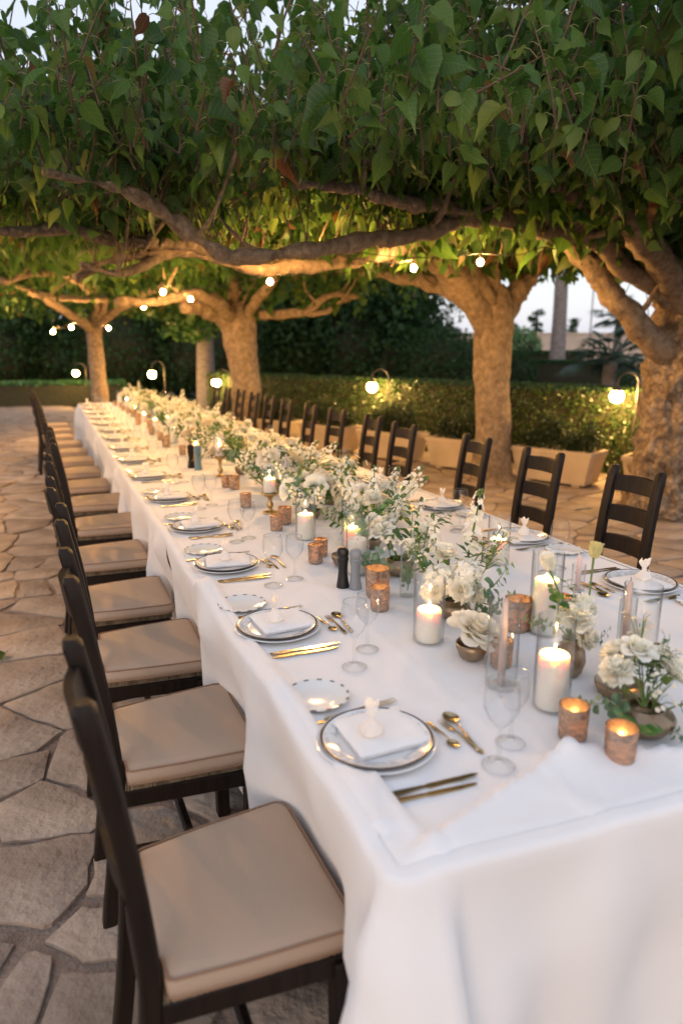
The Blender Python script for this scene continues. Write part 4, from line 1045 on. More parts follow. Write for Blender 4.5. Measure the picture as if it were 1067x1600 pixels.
def make_chair():
    t = thing('ladder_back_chair', '', 'chair', (0, 0, 0), 0, 'dark ladder-back chairs round the long table')
    link('back_post', ch['postL'], t); link('back_post', ch['postR'], t)
    for s in ch['slats']: link('slat', s, t)
    for sy in (-1, 1):
        link('front_leg', ch['leg'], t, (.178, sy*.192, 0))
        link('side_rail', ch['rail'], t, (-.008, sy*.166, .392), (0, 0, sy*.115))
        link('stretcher', ch['str'], t, (-.018, sy*.168, .215), (0, 0, sy*.115)); 
    link('front_rail', ch['frail'], t, (.178, 0, .392)); link('back_rail', ch['brail'], t, (-.197, 0, .392)); link('stretcher', ch['cross'], t, (-.0, 0, .215))
    link('rush_seat', ch['rush'], t); c = link('cushion', ch['cushion'], t); link('piping', ch['piping'], c); return t
chair0 = make_chair(); first = True
random.seed(3)
def put_chair(x, y, rz, label):
    global first
    t = chair0 if first else copy_tree(chair0); first = False
    t.location = (x, y, 0); t.rotation_euler.z = rz; t['label'] = label; return t
for k, y in enumerate(LEFT_CH):
    off = [.272, .272, .262, .245, .235, .25, .24, .205, .185, .17, .15, .12, .05, .04, .03][k]
    put_chair(off+random.uniform(-.012, .012), y-.05+random.uniform(-.012, .012), [.03, .02, -.015, .01, .02, 0, -.02, .02, 0, .015, -.01, .02, .06, .03, -.05][k], f'dark ladder-back chair with beige cushion, {ORD[k]} from the near end, open paving side')
for k, y in enumerate(RIGHT_CH):
    put_chair(2.345+random.uniform(-.02, .06), y, PI+random.uniform(-.05, .05)+(.12 if k in (4, 6) else 0), f'dark ladder-back chair, {ORD[k]} from the near end on the planter side')

# ------------------------------------------------------------------ tableware prototypes (meshes)
W = {}
def dish(r, h, well, th=.004, n=40):
    return [(0, 0), (well*.9, 0), (well, .001), (r*.98, h-.002), (r, h), (r*.985, h+.0015), (well*1.02, .006), (well*.9, .0045), (0, .004)]
b = MB(); b.lathe(dish(.133, .016, .090), 48); W['base'] = b.mesh('base_plate', M['china'])
b = MB(); b.lathe([(0, .003), (.085, .003), (.09, .004), (.119, .0155)], 48); b.m = 1; b.lathe([(.119, .0155), (.1235, .017), (.124, .0185), (.122, .0195), (.118, .0185)], 48); b.m = 0
b.lathe([(.118, .0185), (.092, .009), (.085, .0075), (0, .007)], 48); W['dinner'] = b.mesh('dinner_plate', [M['pattern'], M['rim']])
b = MB(); b.lathe(dish(.082, .012, .052), 40); W['side'] = b.mesh('side_plate', M['sidechina'])
def napkin():
    b = MB(); 
    for L, (hx, hy, z0, dz) in enumerate(((.087, .082, 0, .003), (.085, .084, .003, .003), (.087, .081, .006, .0045))):
        def top(u, v): 
            x = (u-.5)*2*hx; y = (v-.5)*2*hy; ed = max(abs(u-.5), abs(v-.5))*2
            return (x, y, z0+dz*(1-max(0, ed-.86)/.14*.9)+.0022*mn.noise(Vector((x*22+L*5, y*22, L)))-(.004*max(0, ed-.8)*5 if ed > .8 else 0)*.3)
        b.grid(top, 12, 12)
        b.grid(lambda u, v: ((u-.5)*2*hx*.99, (v-.5)*2*hy*.99, z0), 2, 2)
    return b.mesh('napkin', M['napkin'], 'all')
W['napkin'] = napkin()
b = MB(); b.lathe([(0, 0), (.019, .001), (.027, .008), (.026, .016), (.018, .026), (.009, .036), (.0065, .042)], 14)
b.v = [(x*(1+.12*math.sin(z*300+x*90)), y*(1+.10*math.sin(y*220)), z) for x, y, z in b.v]; W['pouch'] = b.mesh('pouch', M['organza'], 'all')
def ruff():
    b = MB(); n = 18; rows = [(.0065, .041), (.008, .046), (.014, .060), (.017, .076)]; v = []; f = []
    for r, z in rows:
        for k in range(n):
            a = 2*PI*k/n; q = r*(1+.38*math.sin(a*4)*(r > .01)); v.append((q*math.cos(a), q*math.sin(a)*.6, z+.008*math.sin(a*3)*(r > .015)))
    for i in range(3): f += [(i*n+k, i*n+(k+1) % n, i*n+n+(k+1) % n, i*n+n+k) for k in range(n)]
    b.add(v, f); return b.mesh('tied_top', M['organza'], 'all')
W['ruff'] = ruff()
b = MB(); b.tube([(.007*math.cos(a), .007*math.sin(a), .0415) for a in np.linspace(0, 2*PI, 13)], .0022, 5, False); b.tube([(.006, .0, .041), (.018, .008, .034), (.024, .004, .020)], [.002, .0018, .001], 4); W['ribbon'] = b.mesh('ribbon', M['organza'])
def flat(outl, z0, th, name, m, bow=0):
    b = MB(); n = len(outl)
    zf = lambda x: z0+bow*math.sin(min(1, max(0, x/.2))*PI)
    v = [(x, y, zf(x)) for x, y in outl]+[(x*1, y*.9, zf(x)+th) for x, y in outl]
    b.add(v, [tuple(range(n-1, -1, -1)), tuple(range(n, 2*n))]+[(i, (i+1) % n, n+(i+1) % n, n+i) for i in range(n)]); return b.mesh(name, M[m], 50)
kn = [(0, -.006), (.03, -.008), (.085, -.0055), (.092, -.006), (.10, -.009), (.17, -.010), (.20, -.005), (.213, .002), (.20, .006), (.10, .0065), (.092, .004), (.085, .0052), (.03, .008), (0, .006)]
W['knife'] = flat(kn, .001, .004, 'dinner_knife', 'steel'); W['knife2'] = flat([(x*.93, y*.8) for x, y in kn], .001, .004, 'fish_knife', 'gold')
W['butter'] = flat([(x*.75, y*.85) for x, y in kn], .001, .003, 'butter_knife', 'gold')
def spoon(L, name, m='gold'):
    b = MB(); bl, bw = L*.30, L*.115; n = 12; v = []; f = []
    rows = 4
    for r in range(rows+1):
        q = r/rows
        for k in range(n): a = 2*PI*k/n; v.append((bl/2+bl/2*q*math.cos(a), bw*q*math.sin(a)*(1+.15*math.cos(a)), .0015+.006*q*q*(L/.16)))
    for r in range(rows): f += [(r*n+k, r*n+(k+1) % n, r*n+n+(k+1) % n, r*n+n+k) for k in range(n)]
    b.add(v, f)
    b.tube([(bl*.98, 0, .007), (L*.45, 0, .008), (L*.8, 0, .004), (L, 0, .003)], [.0022, .0022, .0042, .005], 8, True)
    return b.mesh(name, M[m], 'all')
W['spoon'] = spoon(.165, 'dessert_spoon'); W['tea'] = spoon(.115, 'teaspoon')
def fork(L, name, m='gold'):
    b = MB(); b.tube([(L, 0, .003), (L*.8, 0, .004), (L*.45, 0, .008), (L*.36, 0, .007)], [.005, .0042, .0022, .0025], 8)
    w_ = L*.055
    b.add([(L*.37, -.003, .006), (L*.37, .003, .006), (L*.27, w_, .004), (L*.27, -w_, .004), (L*.37, -.003, .0075), (L*.37, .003, .0075), (L*.27, w_, .0055), (L*.27, -w_, .0055)], [(0, 1, 2, 3), (7, 6, 5, 4), (0, 4, 5, 1), (1, 5, 6, 2), (2, 6, 7, 3), (3, 7, 4, 0)])
    for k in range(4):
        y = (k-1.5)*w_*.58; b.tube([(L*.28, y, .0047), (L*.12, y, .003), (0, y, .006)], [.0013, .0012, .0006], 5)
    return b.mesh(name, M[m], 40)
W['fork'] = fork(.195, 'dinner_fork'); W['dfork'] = fork(.15, 'dessert_fork')
def goblet(h, rb, rim, rf, bowl):
    return [(rf, .002), (rf*.9, .0035), (rf*.3, .007), (.0045, .016), (.0036, h-bowl-.015), (.0045, h-bowl-.006), (.012, h-bowl+.001), (rb*.7, h-bowl*.82), (rb*.96, h-bowl*.6), (rb, h-bowl*.45), (rb*.97, h-bowl*.22), (rim, h-.001), (rim, h), (rim-.0012, h-.001)]
b = MB(); b.lathe(goblet(.192, .037, .031, .034, .098), 28); W['wine'] = b.mesh('wine_glass', M['glass'], 'all')
b = MB(); b.lathe(goblet(.170, .034, .029, .032, .086), 28); W['wine2'] = b.mesh('wine_glass', M['glass'], 'all')
b = MB(); b.lathe([(0, .006), (.030, .006), (.033, .003), (.034, .001), (.030, 0), (.034, .002), (.036, .05), (.037, .088), (.0365, .089), (.0358, .088)], 28); W['tumbler'] = b.mesh('tumbler', M['glass'], 'all')
def rim(b, r, z, t=.0011, n=28): b.tube([(r*math.cos(2*PI*k/n), r*math.sin(2*PI*k/n), z) for k in range(n+1)], t, 6, False)
b = MB(); b.lathe(goblet(.192, .037, .031, .034, .098), 28); rim(b, .031, .192); rim(b, .0338, .002, .0013); W['wine'] = b.mesh('wine_glass', M['glass'], 'all')
b = MB(); b.lathe(goblet(.170, .034, .029, .032, .086), 28); rim(b, .029, .170); rim(b, .0318, .002, .0013); W['wine2'] = b.mesh('wine_glass', M['glass'], 'all')
def put(key, name, label, cat, p, rz=0, group=None, sc=1):
    o = link(name, W[key], None, p, (0, 0, rz), sc); return tag(o, label, cat, group)
LEFT_Y = [1.207, 1.90, 2.59, 3.24, 3.97, 4.74, 5.50, 6.25, 6.97, 7.70, 8.45, 9.23, 10.03, 10.83, 11.63]
RIGHT_Y = [1.08, 1.775, 2.467, 3.19, 3.95, 4.86, 5.61, 6.34, 7.06, 7.80, 8.54, 9.30, 10.08, 10.86, 11.64]
random.seed(21)
def setting(x0, y0, side, k):
    s = 1 if side == 'L' else -1; where = f'at the {ORD[k]} place from the near end, '+('paving side' if side == 'L' else 'planter side')
    rz0 = 0 if s > 0 else PI
    J = lambda a=.008: random.uniform(-a, a)
    def at_(dx, dy, z=.002): 
        X, Y = x0+s*dx, y0+s*dy; return (X, Y, T+z)
    put('base', 'base_plate', 'white base plate '+where, 'plate', at_(0, 0), J(.5), 'base plates')
    put('dinner', 'dinner_plate', 'dark rimmed patterned plate '+where, 'plate', at_(J(.003), J(.003), .006), J(3), 'patterned dinner plates')
    nz = .0155; na = rz0-.06+J(.12)
    put('napkin', 'napkin', 'folded white napkin '+where, 'napkin', at_(.018+J(), .022+J(), nz), na, 'folded napkins')
    t = thing('favour_pouch', 'small tied organza pouch '+where, 'favour pouch', at_(-.008+J(), .012+J(), nz+.011), J(3), 'organza favour pouches')
    link('pouch', W['pouch'], t); link('tied_top', W['ruff'], t); link('ribbon', W['ribbon'], t)
    put('side', 'side_plate', 'dotted rim side plate '+where, 'plate', at_(-.045+J(), .24+J()), J(3), 'side plates')
    put('butter', 'butter_knife', 'gold butter knife '+where, 'knife', at_(-.135+J(), .128+J(.004)), rz0+.10+J(.05), 'butter knives')
    put('fork', 'dinner_fork', 'large gold fork '+where, 'fork', at_(.135+J(), .150+J(.004), .003), rz0+PI+.06+J(.06), 'dinner forks')
    put('knife', 'dinner_knife', 'pointed steel dinner knife '+where, 'knife', at_(-.075+J(), -.172+J(.004)), rz0+J(.05), 'dinner knives')
    put('knife2', 'fish_knife', 'slim gold knife '+where, 'knife', at_(-.07+J(), -.190+J(.003)), rz0-.05+J(.05), 'slim gold knives')
    put('spoon', 'dessert_spoon', 'gold dessert spoon '+where, 'spoon', at_(.205+J(.005), .055+J()), rz0-PI/2-.05+J(.08), 'dessert spoons')
    put('dfork', 'dessert_fork', 'small gold fork '+where, 'fork', at_(.176+J(.004), .035+J()), rz0-PI/2+.06+J(.06), 'dessert forks')
    put('tea', 'teaspoon', 'gold teaspoon '+where, 'spoon', at_(.157+J(.004), -.085+J()), rz0+PI/2+.10+J(.08), 'teaspoons')
    gx = (.20, -.17, .275, -.11) if k == 0 else (.112, -.33, .193, -.24) if k == 1 and s > 0 else (.11+J(.02), -.305+J(.015), .180+J(.02), -.265+J(.02))
    if s < 0: gx = (.14+J(.02), -.29+J(.015), .21+J(.02), -.25+J(.02))
    put('wine', 'wine_glass', 'tall wine glass '+where, 'glass', at_(gx[0], gx[1]), J(3), 'tall wine glasses')
    put('wine2' if s > 0 else 'tumbler', 'wine_glass' if s > 0 else 'tumbler', ('shorter wine glass ' if s > 0 else 'clear stemless tumbler ')+where, 'glass', at_(gx[2], gx[3]), J(3), 'shorter wine glasses' if s > 0 else 'stemless tumblers')
for k, y in enumerate(LEFT_Y): setting(.60+random.uniform(-.01, .01)-(.03 if k > 4 else 0), y, 'L', k)
for k, y in enumerate(RIGHT_Y): setting(1.945+random.uniform(-.01, .01), y, 'R', k)

# ------------------------------------------------------------------ candles and their holders
def lathe_mesh(name, prof, m, n=24, sm='all'):
    b = MB(); b.lathe(prof, n); return b.mesh(name, M[m], sm)
CY = {}
def cyl_glass(r, h):
    key = (round(r, 3), round(h, 3))
    if key not in CY: CY[key] = lathe_mesh('glass_cylinder', [(0, .004), (r*.9, .004), (r-.0022, .009), (r-.0024, h-.002), (r-.0012, h), (r, h-.002), (r, .003), (r*.93, .0)], 'glass', 32, 40)
    return CY[key]
WX = {}
def wax_mesh(r, h):
    key = (round(r, 3), round(h, 3))
    if key not in WX:
        b = MB(); b.lathe([(0, 0), (r-.001, 0), (r, .002), (r, h-.005), (r-.003, h), (r*.86, h-.003), (r*.6, h-.008), (.006, h-.010), (0, h-.010)], 26); WX[key] = b.mesh('wax', M['wax'], 'all')
    return WX[key]
FL = lathe_mesh('flame', [(0, 0), (.0024, .0025), (.0032, .006), (.0025, .011), (.001, .016), (0, .018)], 'flame', 8)
WK = lathe_mesh('wick', [(.0009, 0), (.0009, .011), (0, .012)], 'wick', 6)
def candle(p, r, h, label, lit=True, group='pillar candles', m=None):
    t = thing('pillar_candle', label, 'candle', p, random.uniform(0, 6), group)
    link('wax', wax_mesh(r, h), t); link('wick', WK, t, (0, 0, h-.011))
    if lit: link('flame', FL, t, (0, 0, h-.003))
    return t
def hurricane(p, r, h, label, group='glass cylinders'):
    o = link('glass_cylinder', cyl_glass(r, h), None, p); return tag(o, label, 'glass cylinder', group)
def taper(p, h, label, m='taper', r=.010, lit=False):
    t = thing('taper_candle', label, 'candle', p, 0, 'taper candles')
    b = MB(); b.lathe([(0, 0), (r, .0), (r*.98, h*.6), (r*.7, h-.004), (r*.3, h), (0, h)], 14); b.build('wax', M[m], t, 'all'); link('wick', WK, t, (0, 0, h-.001))
    if lit: link('flame', FL, t, (0, 0, h+.008))
    return t
VOT = lathe_mesh('votive_cup', [(0, .004), (.026, .004), (.0285, .010), (.0315, .083), (.0330, .083), (.0305, .006), (.027, 0), (0, 0)], 'votive', 26, 40)
TL = lathe_mesh('wax', [(0, 0), (.019, 0), (.0195, .016), (.017, .0165), (.004, .0145), (0, .0145)], 'wax', 18)
nv = 0
def votive(p, label, sc=1.0):
    global nv; p = Vector(p)
    o = tag(link('votive_cup', VOT, None, p, (0, 0, random.uniform(0, 6)), sc), label, 'candle holder', 'mercury glass votives')
    t = thing('tealight', 'lit tealight inside the '+label.replace('mercury glass ', ''), 'candle', p+Vector((0, 0, .006)), 0, 'tealights in the votives'); t.scale = (sc,)*3
    link('wax', TL, t); link('wick', WK, t, (0, 0, .013)); link('flame', FL, t, (0, 0, .019))
random.seed(9)
Z0 = T+.002
def tp_(x, y): return Vector((x, y, Z0))
VOTS = [((1.007, 1.06), 'copper votive between the wine glasses and the bronze bowl', 1.0), ((1.035, .95), 'nearest copper votive on the table', 1.0), ((.942, 2.498), 'amber votive standing alone on the open cloth', .95), ((.995, 2.575), 'amber votive tucked behind the lone one', .92),
        ((.953, 1.925), 'small votive in front of the tall copper one by the mills', 1.0), ((1.000, 2.04), 'tall copper votive beside the bud vase', 1.3), ((.952, 3.05), 'small votive at the foot of the brass candlestick', .95), ((1.03, 3.16), 'larger votive behind the one by the brass candlestick', 1.05),
        ((.985, 4.20), 'small votive left of a dark copper one', .9), ((1.02, 4.12), 'dark copper votive beneath the raised candle', 1.05), ((.95, 3.60), 'votive behind the short wine glasses', .95), ((1.273, 1.61), 'large copper votive behind the slim taper glass', 1.25), ((1.075, 1.42), 'votive half hidden by the slim taper glass', .95), ((1.45, 1.62), 'copper votive near the planter side tumbler', 1.0)]
for (x, y), lab, s in VOTS: votive((x, y, Z0), 'mercury glass '+lab, s)
PIL = [((.977, 1.645), .046, .20, .036, .098, 'by the white carnation cluster'), ((1.055, 1.19), .044, .235, .037, .135, 'nearest on the table, beside the votive'), ((1.331, 1.559), .047, .26, .036, .17, 'behind the slim taper glass'), ((1.454, 1.312), .050, .22, .041, .10, 'at the planter side, behind the bronze bowl'),
       ((1.150, 2.60), .045, .225, .034, .10, 'behind the grey mill'), ((1.045, 2.31), .046, .23, .037, .135, 'right behind the grey mill'), ((1.029, 2.852), .046, .20, .037, .115, 'in front of the white roses'), ((1.62, 2.20), .045, .2, .036, .1, 'on the planter side of the flowers')]
for i, ((x, y), r, h, cr, hh, lab) in enumerate(PIL):
    hurricane((x, y, Z0), r, h, 'clear glass cylinder round the pillar candle '+lab); z = Z0+.0055
    candle((x, y, z), cr, hh, 'ivory pillar candle '+lab, lit=(i not in (3, 5)))
for (x, y), h, gh, gr, lab, m in (((1.007, 1.326), .235, .245, .040, 'mauve taper candle in the nearest slim glass', 'taper'), ((1.36, 1.27), .25, .21, .022, 'tall grey taper beside the planter side glass cylinder', 'taper'), ((1.694, 1.82), .13, .10, .024, 'short pink taper among the planter side cutlery', 'taper_pink'), ((1.56, 3.02), .22, .2, .036, 'pink taper by the planter side tumblers', 'taper_pink'), ((1.22, 3.7), .26, .22, .036, 'mauve taper rising behind the white flowers', 'taper')):
    hurricane((x, y, Z0), gr, gh, 'slim clear glass holding the '+lab, 'slim taper glasses'); taper((x, y, Z0+.006), h, lab, m)
def candlestick(p, h, label):
    b = MB(); b.lathe([(0, 0), (.040, 0), (.041, .004), (.030, .009), (.012, .015), (.010, .028), (.017, .036), (.020, .045), (.014, .056), (.009, .066), (.013, h-.028), (.030, h-.016), (.044, h-.006), (.046, h), (.043, h), (.040, h-.004), (0, h-.004)], 26)
    o = b.build('candlestick', M['brass'], None, 'all'); o.location = p; return tag(o, label, 'candlestick', 'brass candlesticks')
for (x, y), h, lab in (((1.035, 3.42), .11, 'nearer, before the hydrangeas'), ((1.04, 4.59), .14, 'farther, beside the blue mill'), ((1.10, 7.1), .12, 'third along the flowers')):
    candlestick((x, y, Z0), h, 'turned brass candlestick '+lab); hurricane((x, y, Z0+h-.003), .040, .15, 'glass cylinder standing on the brass candlestick '+lab); candle((x, y, Z0+h+.003), .033, .075, 'ivory pillar candle on the brass candlestick '+lab)
MILL = [(0, 0), (.026, 0), (.0265, .006), (.022, .03), (.0185, .06), (.0195, .085), (.024, .105), (.0245, .112), (.021, .116), (.0235, .121), (.025, .133), (.021, .145), (.010, .151), (0, .152)]
mill_me = {}
def mill(p, m, label, s=1.0):
    if m not in mill_me:
        b = MB(); b.lathe(MILL, 24); mill_me[m] = b.mesh('mill', M[m], 35)
    tag(link('pepper_mill', mill_me[m], None, p, None, (s*.9, s*.9, s)), label, 'mill')
mill((.930, 2.185, Z0), 'mill_black', 'slim black mill beside the grey mill'); mill((.965, 2.15, Z0), 'mill_grey', 'grey mill before the glass cylinders')
mill((.955, 4.92, Z0), 'mill_blue', 'blue grey mill beside the raised candle', 1.2); mill((.925, 5.03, Z0), 'wood', 'dark brown mill behind the blue grey one', 1.15)

# ------------------------------------------------------------------ flowers
F = {}
def petal_grid(w_, l_, cup, curl, nu=3, nv=4, notch=0):
    """petal from origin along +Z leaning to +X: returns verts, faces"""
    v = []; f = []
    for j in range(nv+1):
        t = j/nv; wd = w_*math.sin(PI*(.12+.70*t))**.7
        for i in range(nu+1):
            s = i/nu*2-1
            v.append((cup*l_*t*t*.2+curl*l_*max(0, t-.6)**1.5*2-abs(s)**2*wd*.45, s*wd, l_*t*(1-.08*s*s)))
    for j in range(nv):
        for i in range(nu): f.append((j*(nu+1)+i, j*(nu+1)+i+1, (j+1)*(nu+1)+i+1, (j+1)*(nu+1)+i))
    return v, f
def rose_mesh(seed, R=.042, m='petal', layers=6, m2='greenleaf'):
    random.seed(seed); b = MB(); tints = []
    for L in range(layers):
        q = L/(layers-1); n = 3+int(q*4); rad = .15*R+.30*R*q; lean = .05+.75*q**1.3; l_ = R*(.95+.15*q); 
        for k in range(n):
            a = 2*PI*(k+.37*L)/n+random.uniform(-.2, .2); v, f = petal_grid(R*(.30+.34*q), l_, .6, .25+.5*q)
            le = lean+random.uniform(-.12, .12)
            out = []
            for x, y, z in v:
                x2 = x*math.cos(le)+z*math.sin(le)+rad; z2 = -x*math.sin(le)+z*math.cos(le)-q*R*.25
                out.append((x2*math.cos(a)-y*math.sin(a), x2*math.sin(a)+y*math.cos(a), z2))
            b.add(out, f); tints += [random.random()*.5+.5*(1-q)]*len(f)
    b.m = 1; b.lathe([(0, -R*.35), (R*.22, -R*.28), (R*.28, -R*.1), (R*.2, .1*R)], 8); n0 = len(b.f)-len(tints); tints += [.5]*n0
    b.tube([(0, 0, -R*.3), (.002, .001, -R*1.6)], .0028, 6, False); tints += [.5]*(len(b.f)-len(tints))
    return b.mesh('rose', [M[m], M['stem']], 'all', tint=tints)
def cluster_mesh(seed, R=.055, n=95, m='petal', name='hydrangea'):
    random.seed(seed); b = MB(); tints = []
    for k in range(n):
        z = 1-1.55*(k+.5)/n; a = k*2.39996; r = math.sqrt(max(0, 1-z*z)); d = Vector((r*math.cos(a), r*math.sin(a), z)); d = (d+Vector([random.uniform(-.14, .14) for _ in range(3)])).normalized()
        c = d*R*random.uniform(.86, 1.05); s = d.cross(Vector((0, 0, 1)) if abs(d.z) < .9 else Vector((1, 0, 0))).normalized(); t = d.cross(s); ph = random.uniform(0, 6); tn = random.random()
        for q in range(4):
            aa = ph+q*PI/2; u = s*math.cos(aa)+t*math.sin(aa); w_ = d.cross(u); L = R*.23*random.uniform(.8, 1.2)
            b.add([c, c+u*L*.55+w_*L*.5+d*L*.25, c+u*L*1.05+d*L*random.uniform(-.1, .4), c+u*L*.55-w_*L*.5+d*L*.25], [(0, 1, 2, 3)]); tints.append(tn)
    b.m = 1
    for q in range(6): a = q*1.05; b.tube([(0, 0, -R*1.1), (math.cos(a)*R*.6, math.sin(a)*R*.6, R*.1)], .002, 4, False)
    b.tube([(0, 0, -R*1.0), (0, 0, -R*2.2)], .003, 6, False)
    tints += [.5]*(len(b.f)-len(tints)); return b.mesh(name, [M[m], M['stem']], 'all', tint=tints)
def carnation_mesh(seed, R=.038, m='petal'):
    random.seed(seed); b = MB(); tints = []
    for L in range(7):
        q = L/6; n = 5+int(q*6)
        for k in range(n):
            a = 2*PI*k/n+L*.7+random.uniform(-.2, .2); le = .1+1.35*q+random.uniform(-.15, .15); w_ = R*.34; l_ = R*(.95-.1*q); rows = []
            for j in range(3):
                t = j/2
                for i in range(4):
                    s = i/3*2-1; fr = (random.uniform(-.16, .16)*R if j == 2 else 0)
                    x, y, z = fr*.8+.04*R, s*w_*(.3+.9*t), l_*t+fr
                    x2 = x*math.cos(le)+z*math.sin(le); z2 = -x*math.sin(le)+z*math.cos(le); rows.append((x2*math.cos(a)-y*math.sin(a), x2*math.sin(a)+y*math.cos(a), z2))
            b.add(rows, [(j*4+i, j*4+i+1, j*4+5+i, j*4+4+i) for j in range(2) for i in range(3)]); tints += [random.random()]*6
    b.m = 1; b.lathe([(0, -R*.75), (R*.24, -R*.7), (R*.27, -.05*R), (R*.1, .1*R)], 8); b.tube([(0, 0, -R*.7), (0, 0, -R*2)], .0022, 6, False); tints += [.5]*(len(b.f)-len(tints))
    return b.mesh('carnation', [M[m], M['stem']], 'all', tint=tints)
def stock_mesh(seed, H=.24, m='petal', dense=26):
    random.seed(seed); b = MB(); tints = []
    for k in range(dense):
        t = k/(dense-1); z = H*(.35+.63*t); a = k*2.4; r = .026*(1-.55*t); c = Vector((math.cos(a)*r, math.sin(a)*r, z)); d = Vector((math.cos(a), math.sin(a), .35)).normalized(); s = d.cross(Vector((0, 0, 1))).normalized(); u = d.cross(s); L = .017*(1-.5*t); tn = random.random()
        for q in range(5):
            aa = q*2*PI/5+random.uniform(-.3, .3); e = s*math.cos(aa)+u*math.sin(aa); w_ = d.cross(e)
            b.add([c, c+e*L*.6+w_*L*.45+d*L*.3, c+e*L+d*L*random.uniform(0, .4), c+e*L*.6-w_*L*.45+d*L*.3], [(0, 1, 2, 3)]); tints.append(tn)
    b.m = 1; b.tube([(0, 0, -.05), (.004, 0, H*.4), (0, .003, H*.95)], [.0042, .0035, .0022], 6)
    for k in range(7):
        a = k*2.4; z = H*(.93+.012*k); b.lathe([(0, 0), (.0042, .004), (.004, .009), (0, .012)], 6, (math.cos(a)*.006, math.sin(a)*.006, z))
    tints += [.5]*(len(b.f)-len(tints)); b.m = 2; n0 = len(b.f)
    for k in range(7):
        a = k*2.0; z = H*(.02+.05*k); d = Vector((math.cos(a), math.sin(a), .6)); s = Vector((-math.sin(a), math.cos(a), 0)); p = Vector((0, 0, z)); L = .055
        b.add([p, p+d*L*.5+s*.009, p+d*L+Vector((0, 0, -.012)), p+d*L*.5-s*.009], [(0, 1, 2, 3)])
    tints += [random.random() for _ in range(len(b.f)-n0)]
    return b.mesh('stock_stem', [M[m], M['stem'], M['greenleaf']], 'all', tint=tints)
def sprig_mesh(seed, name, L=.2, n=13, leaf=.022, roundness=1.0, m='euca', pairs=True):
    random.seed(seed); b = MB(); tints = []
    bend = random.uniform(.1, .35); pts = [(bend*L*t*t*1.4, .02*math.sin(t*4), L*t*(1-.25*t)) for t in np.linspace(0, 1, 7)]
    b.tube(pts, [.0028-.0022*k/6 for k in range(7)], 5, False); tints += [.5]*len(b.f); b.m = 1
    for k in range(n):
        t = .18+.82*k/(n-1); q = t*6; i = min(5, int(q)); p = Vector(pts[i]).lerp(Vector(pts[i+1]), q-i); a = k*(PI if pairs else 2.4)+k*.7+random.uniform(-.3, .3)
        d = Vector((math.cos(a), math.sin(a), random.uniform(-.1, .6))).normalized(); s = d.cross(Vector((0, 0, 1))).normalized(); up = s.cross(d); l_ = leaf*random.uniform(.75, 1.2)*(1.15-.45*t); o = p+d*.008; w_ = l_*.46*roundness
        prof = [(0, .12), (.2, .75), (.5, 1), (.8, .72), (1, .06)] if roundness > .8 else [(0, .1), (.25, .85), (.45, 1), (.75, .55), (1, .02)]
        v = []
        for tt, ww in prof:
            for sg in (-1, 0, 1): v.append(o+d*l_*tt+s*(sg*ww*w_)+up*(abs(sg)*ww*w_*.3-tt*tt*l_*.22))
        b.add(v, [(j*3+c, j*3+c+1, j*3+4+c, j*3+3+c) for j in range(4) for c in range(2)]); tints += [random.random()]*8
    return b.mesh(name, [M['stem'], M[m]], 'all', tint=tints)
def wax_sprig(seed, L=.17, n=16, m='petal_cream'):
    random.seed(seed); b = MB(); tints = []; tips = []
    for k in range(n):
        a = k*2.4; t = .35+.65*random.random(); tip = Vector((math.cos(a)*.045*random.uniform(.4, 1.2), math.sin(a)*.045*random.uniform(.4, 1.2), L*t)); b.tube([(0, 0, L*t*.45), tip*.6+Vector((0, 0, L*t*.36)), tip], [.0012, .001, .0008], 4, False); tips.append(tip)
    b.tube([(0, 0, 0), (0, 0, L*.7)], [.002, .001], 5, False); tints += [.5]*len(b.f); b.m = 1
    for tip in tips:
        d = Vector((tip.x*6, tip.y*6, .5)).normalized(); s = d.cross(Vector((0, 1, 0))).normalized(); u = d.cross(s); r = .0085; tn = random.random()
        for q in range(5):
            aa = q*2*PI/5; e = s*math.cos(aa)+u*math.sin(aa); w_ = d.cross(e); b.add([tip, tip+e*r*.7+w_*r*.5+d*r*.3, tip+e*r*1.1+d*r*.5, tip+e*r*.7-w_*r*.5+d*r*.3], [(0, 1, 2, 3)]); tints.append(tn)
    return b.mesh('wax_flower', [M['stem'], M[m]], 'all', tint=tints)
def bud_mesh(seed, R=.02, H=.12, m='petal', stemcurve=.03):
    random.seed(seed); b = MB(); tints = []
    for L in range(2):
        for k in range(4):
            a = k*PI/2+L*.78; v, f = petal_grid(R*.85, R*2.1, .5, .15); le = .18+.14*L; out = []
            for x, y, z in v:
                x2 = x*math.cos(le)+z*math.sin(le)+R*.15; x2 *= (1-.45*max(0, z/(R*2.1)-.55)); out.append((x2*math.cos(a)-y*math.sin(a)+stemcurve*0, x2*math.sin(a)+y*math.cos(a), z+H))
            b.add(out, f); tints += [random.random()]*len(f)
    b.m = 1; b.tube([(-stemcurve, 0, 0), (-stemcurve*.5, 0, H*.5), (0, 0, H)], [.003, .0026, .0035], 6, False); tints += [.5]*(len(b.f)-len(tints))
    return b.mesh('tulip', [M[m], M['stem']], 'all', tint=tints)
F['rose'] = [rose_mesh(s) for s in (1, 2, 3)]; F['cream'] = [rose_mesh(s, .045, 'petal_cream', 7) for s in (4, 5)]
F['hyd'] = [cluster_mesh(s) for s in (6, 7)]; F['hydc'] = [cluster_mesh(8, .055, 95, 'petal_cream')]; F['carn'] = [carnation_mesh(s) for s in (9, 10)]
F['stock'] = [stock_mesh(s) for s in (11, 12, 13)]; F['euca'] = [sprig_mesh(s, 'eucalyptus_sprig', .2, 15, .034, 1.05) for s in (14, 15, 16)]
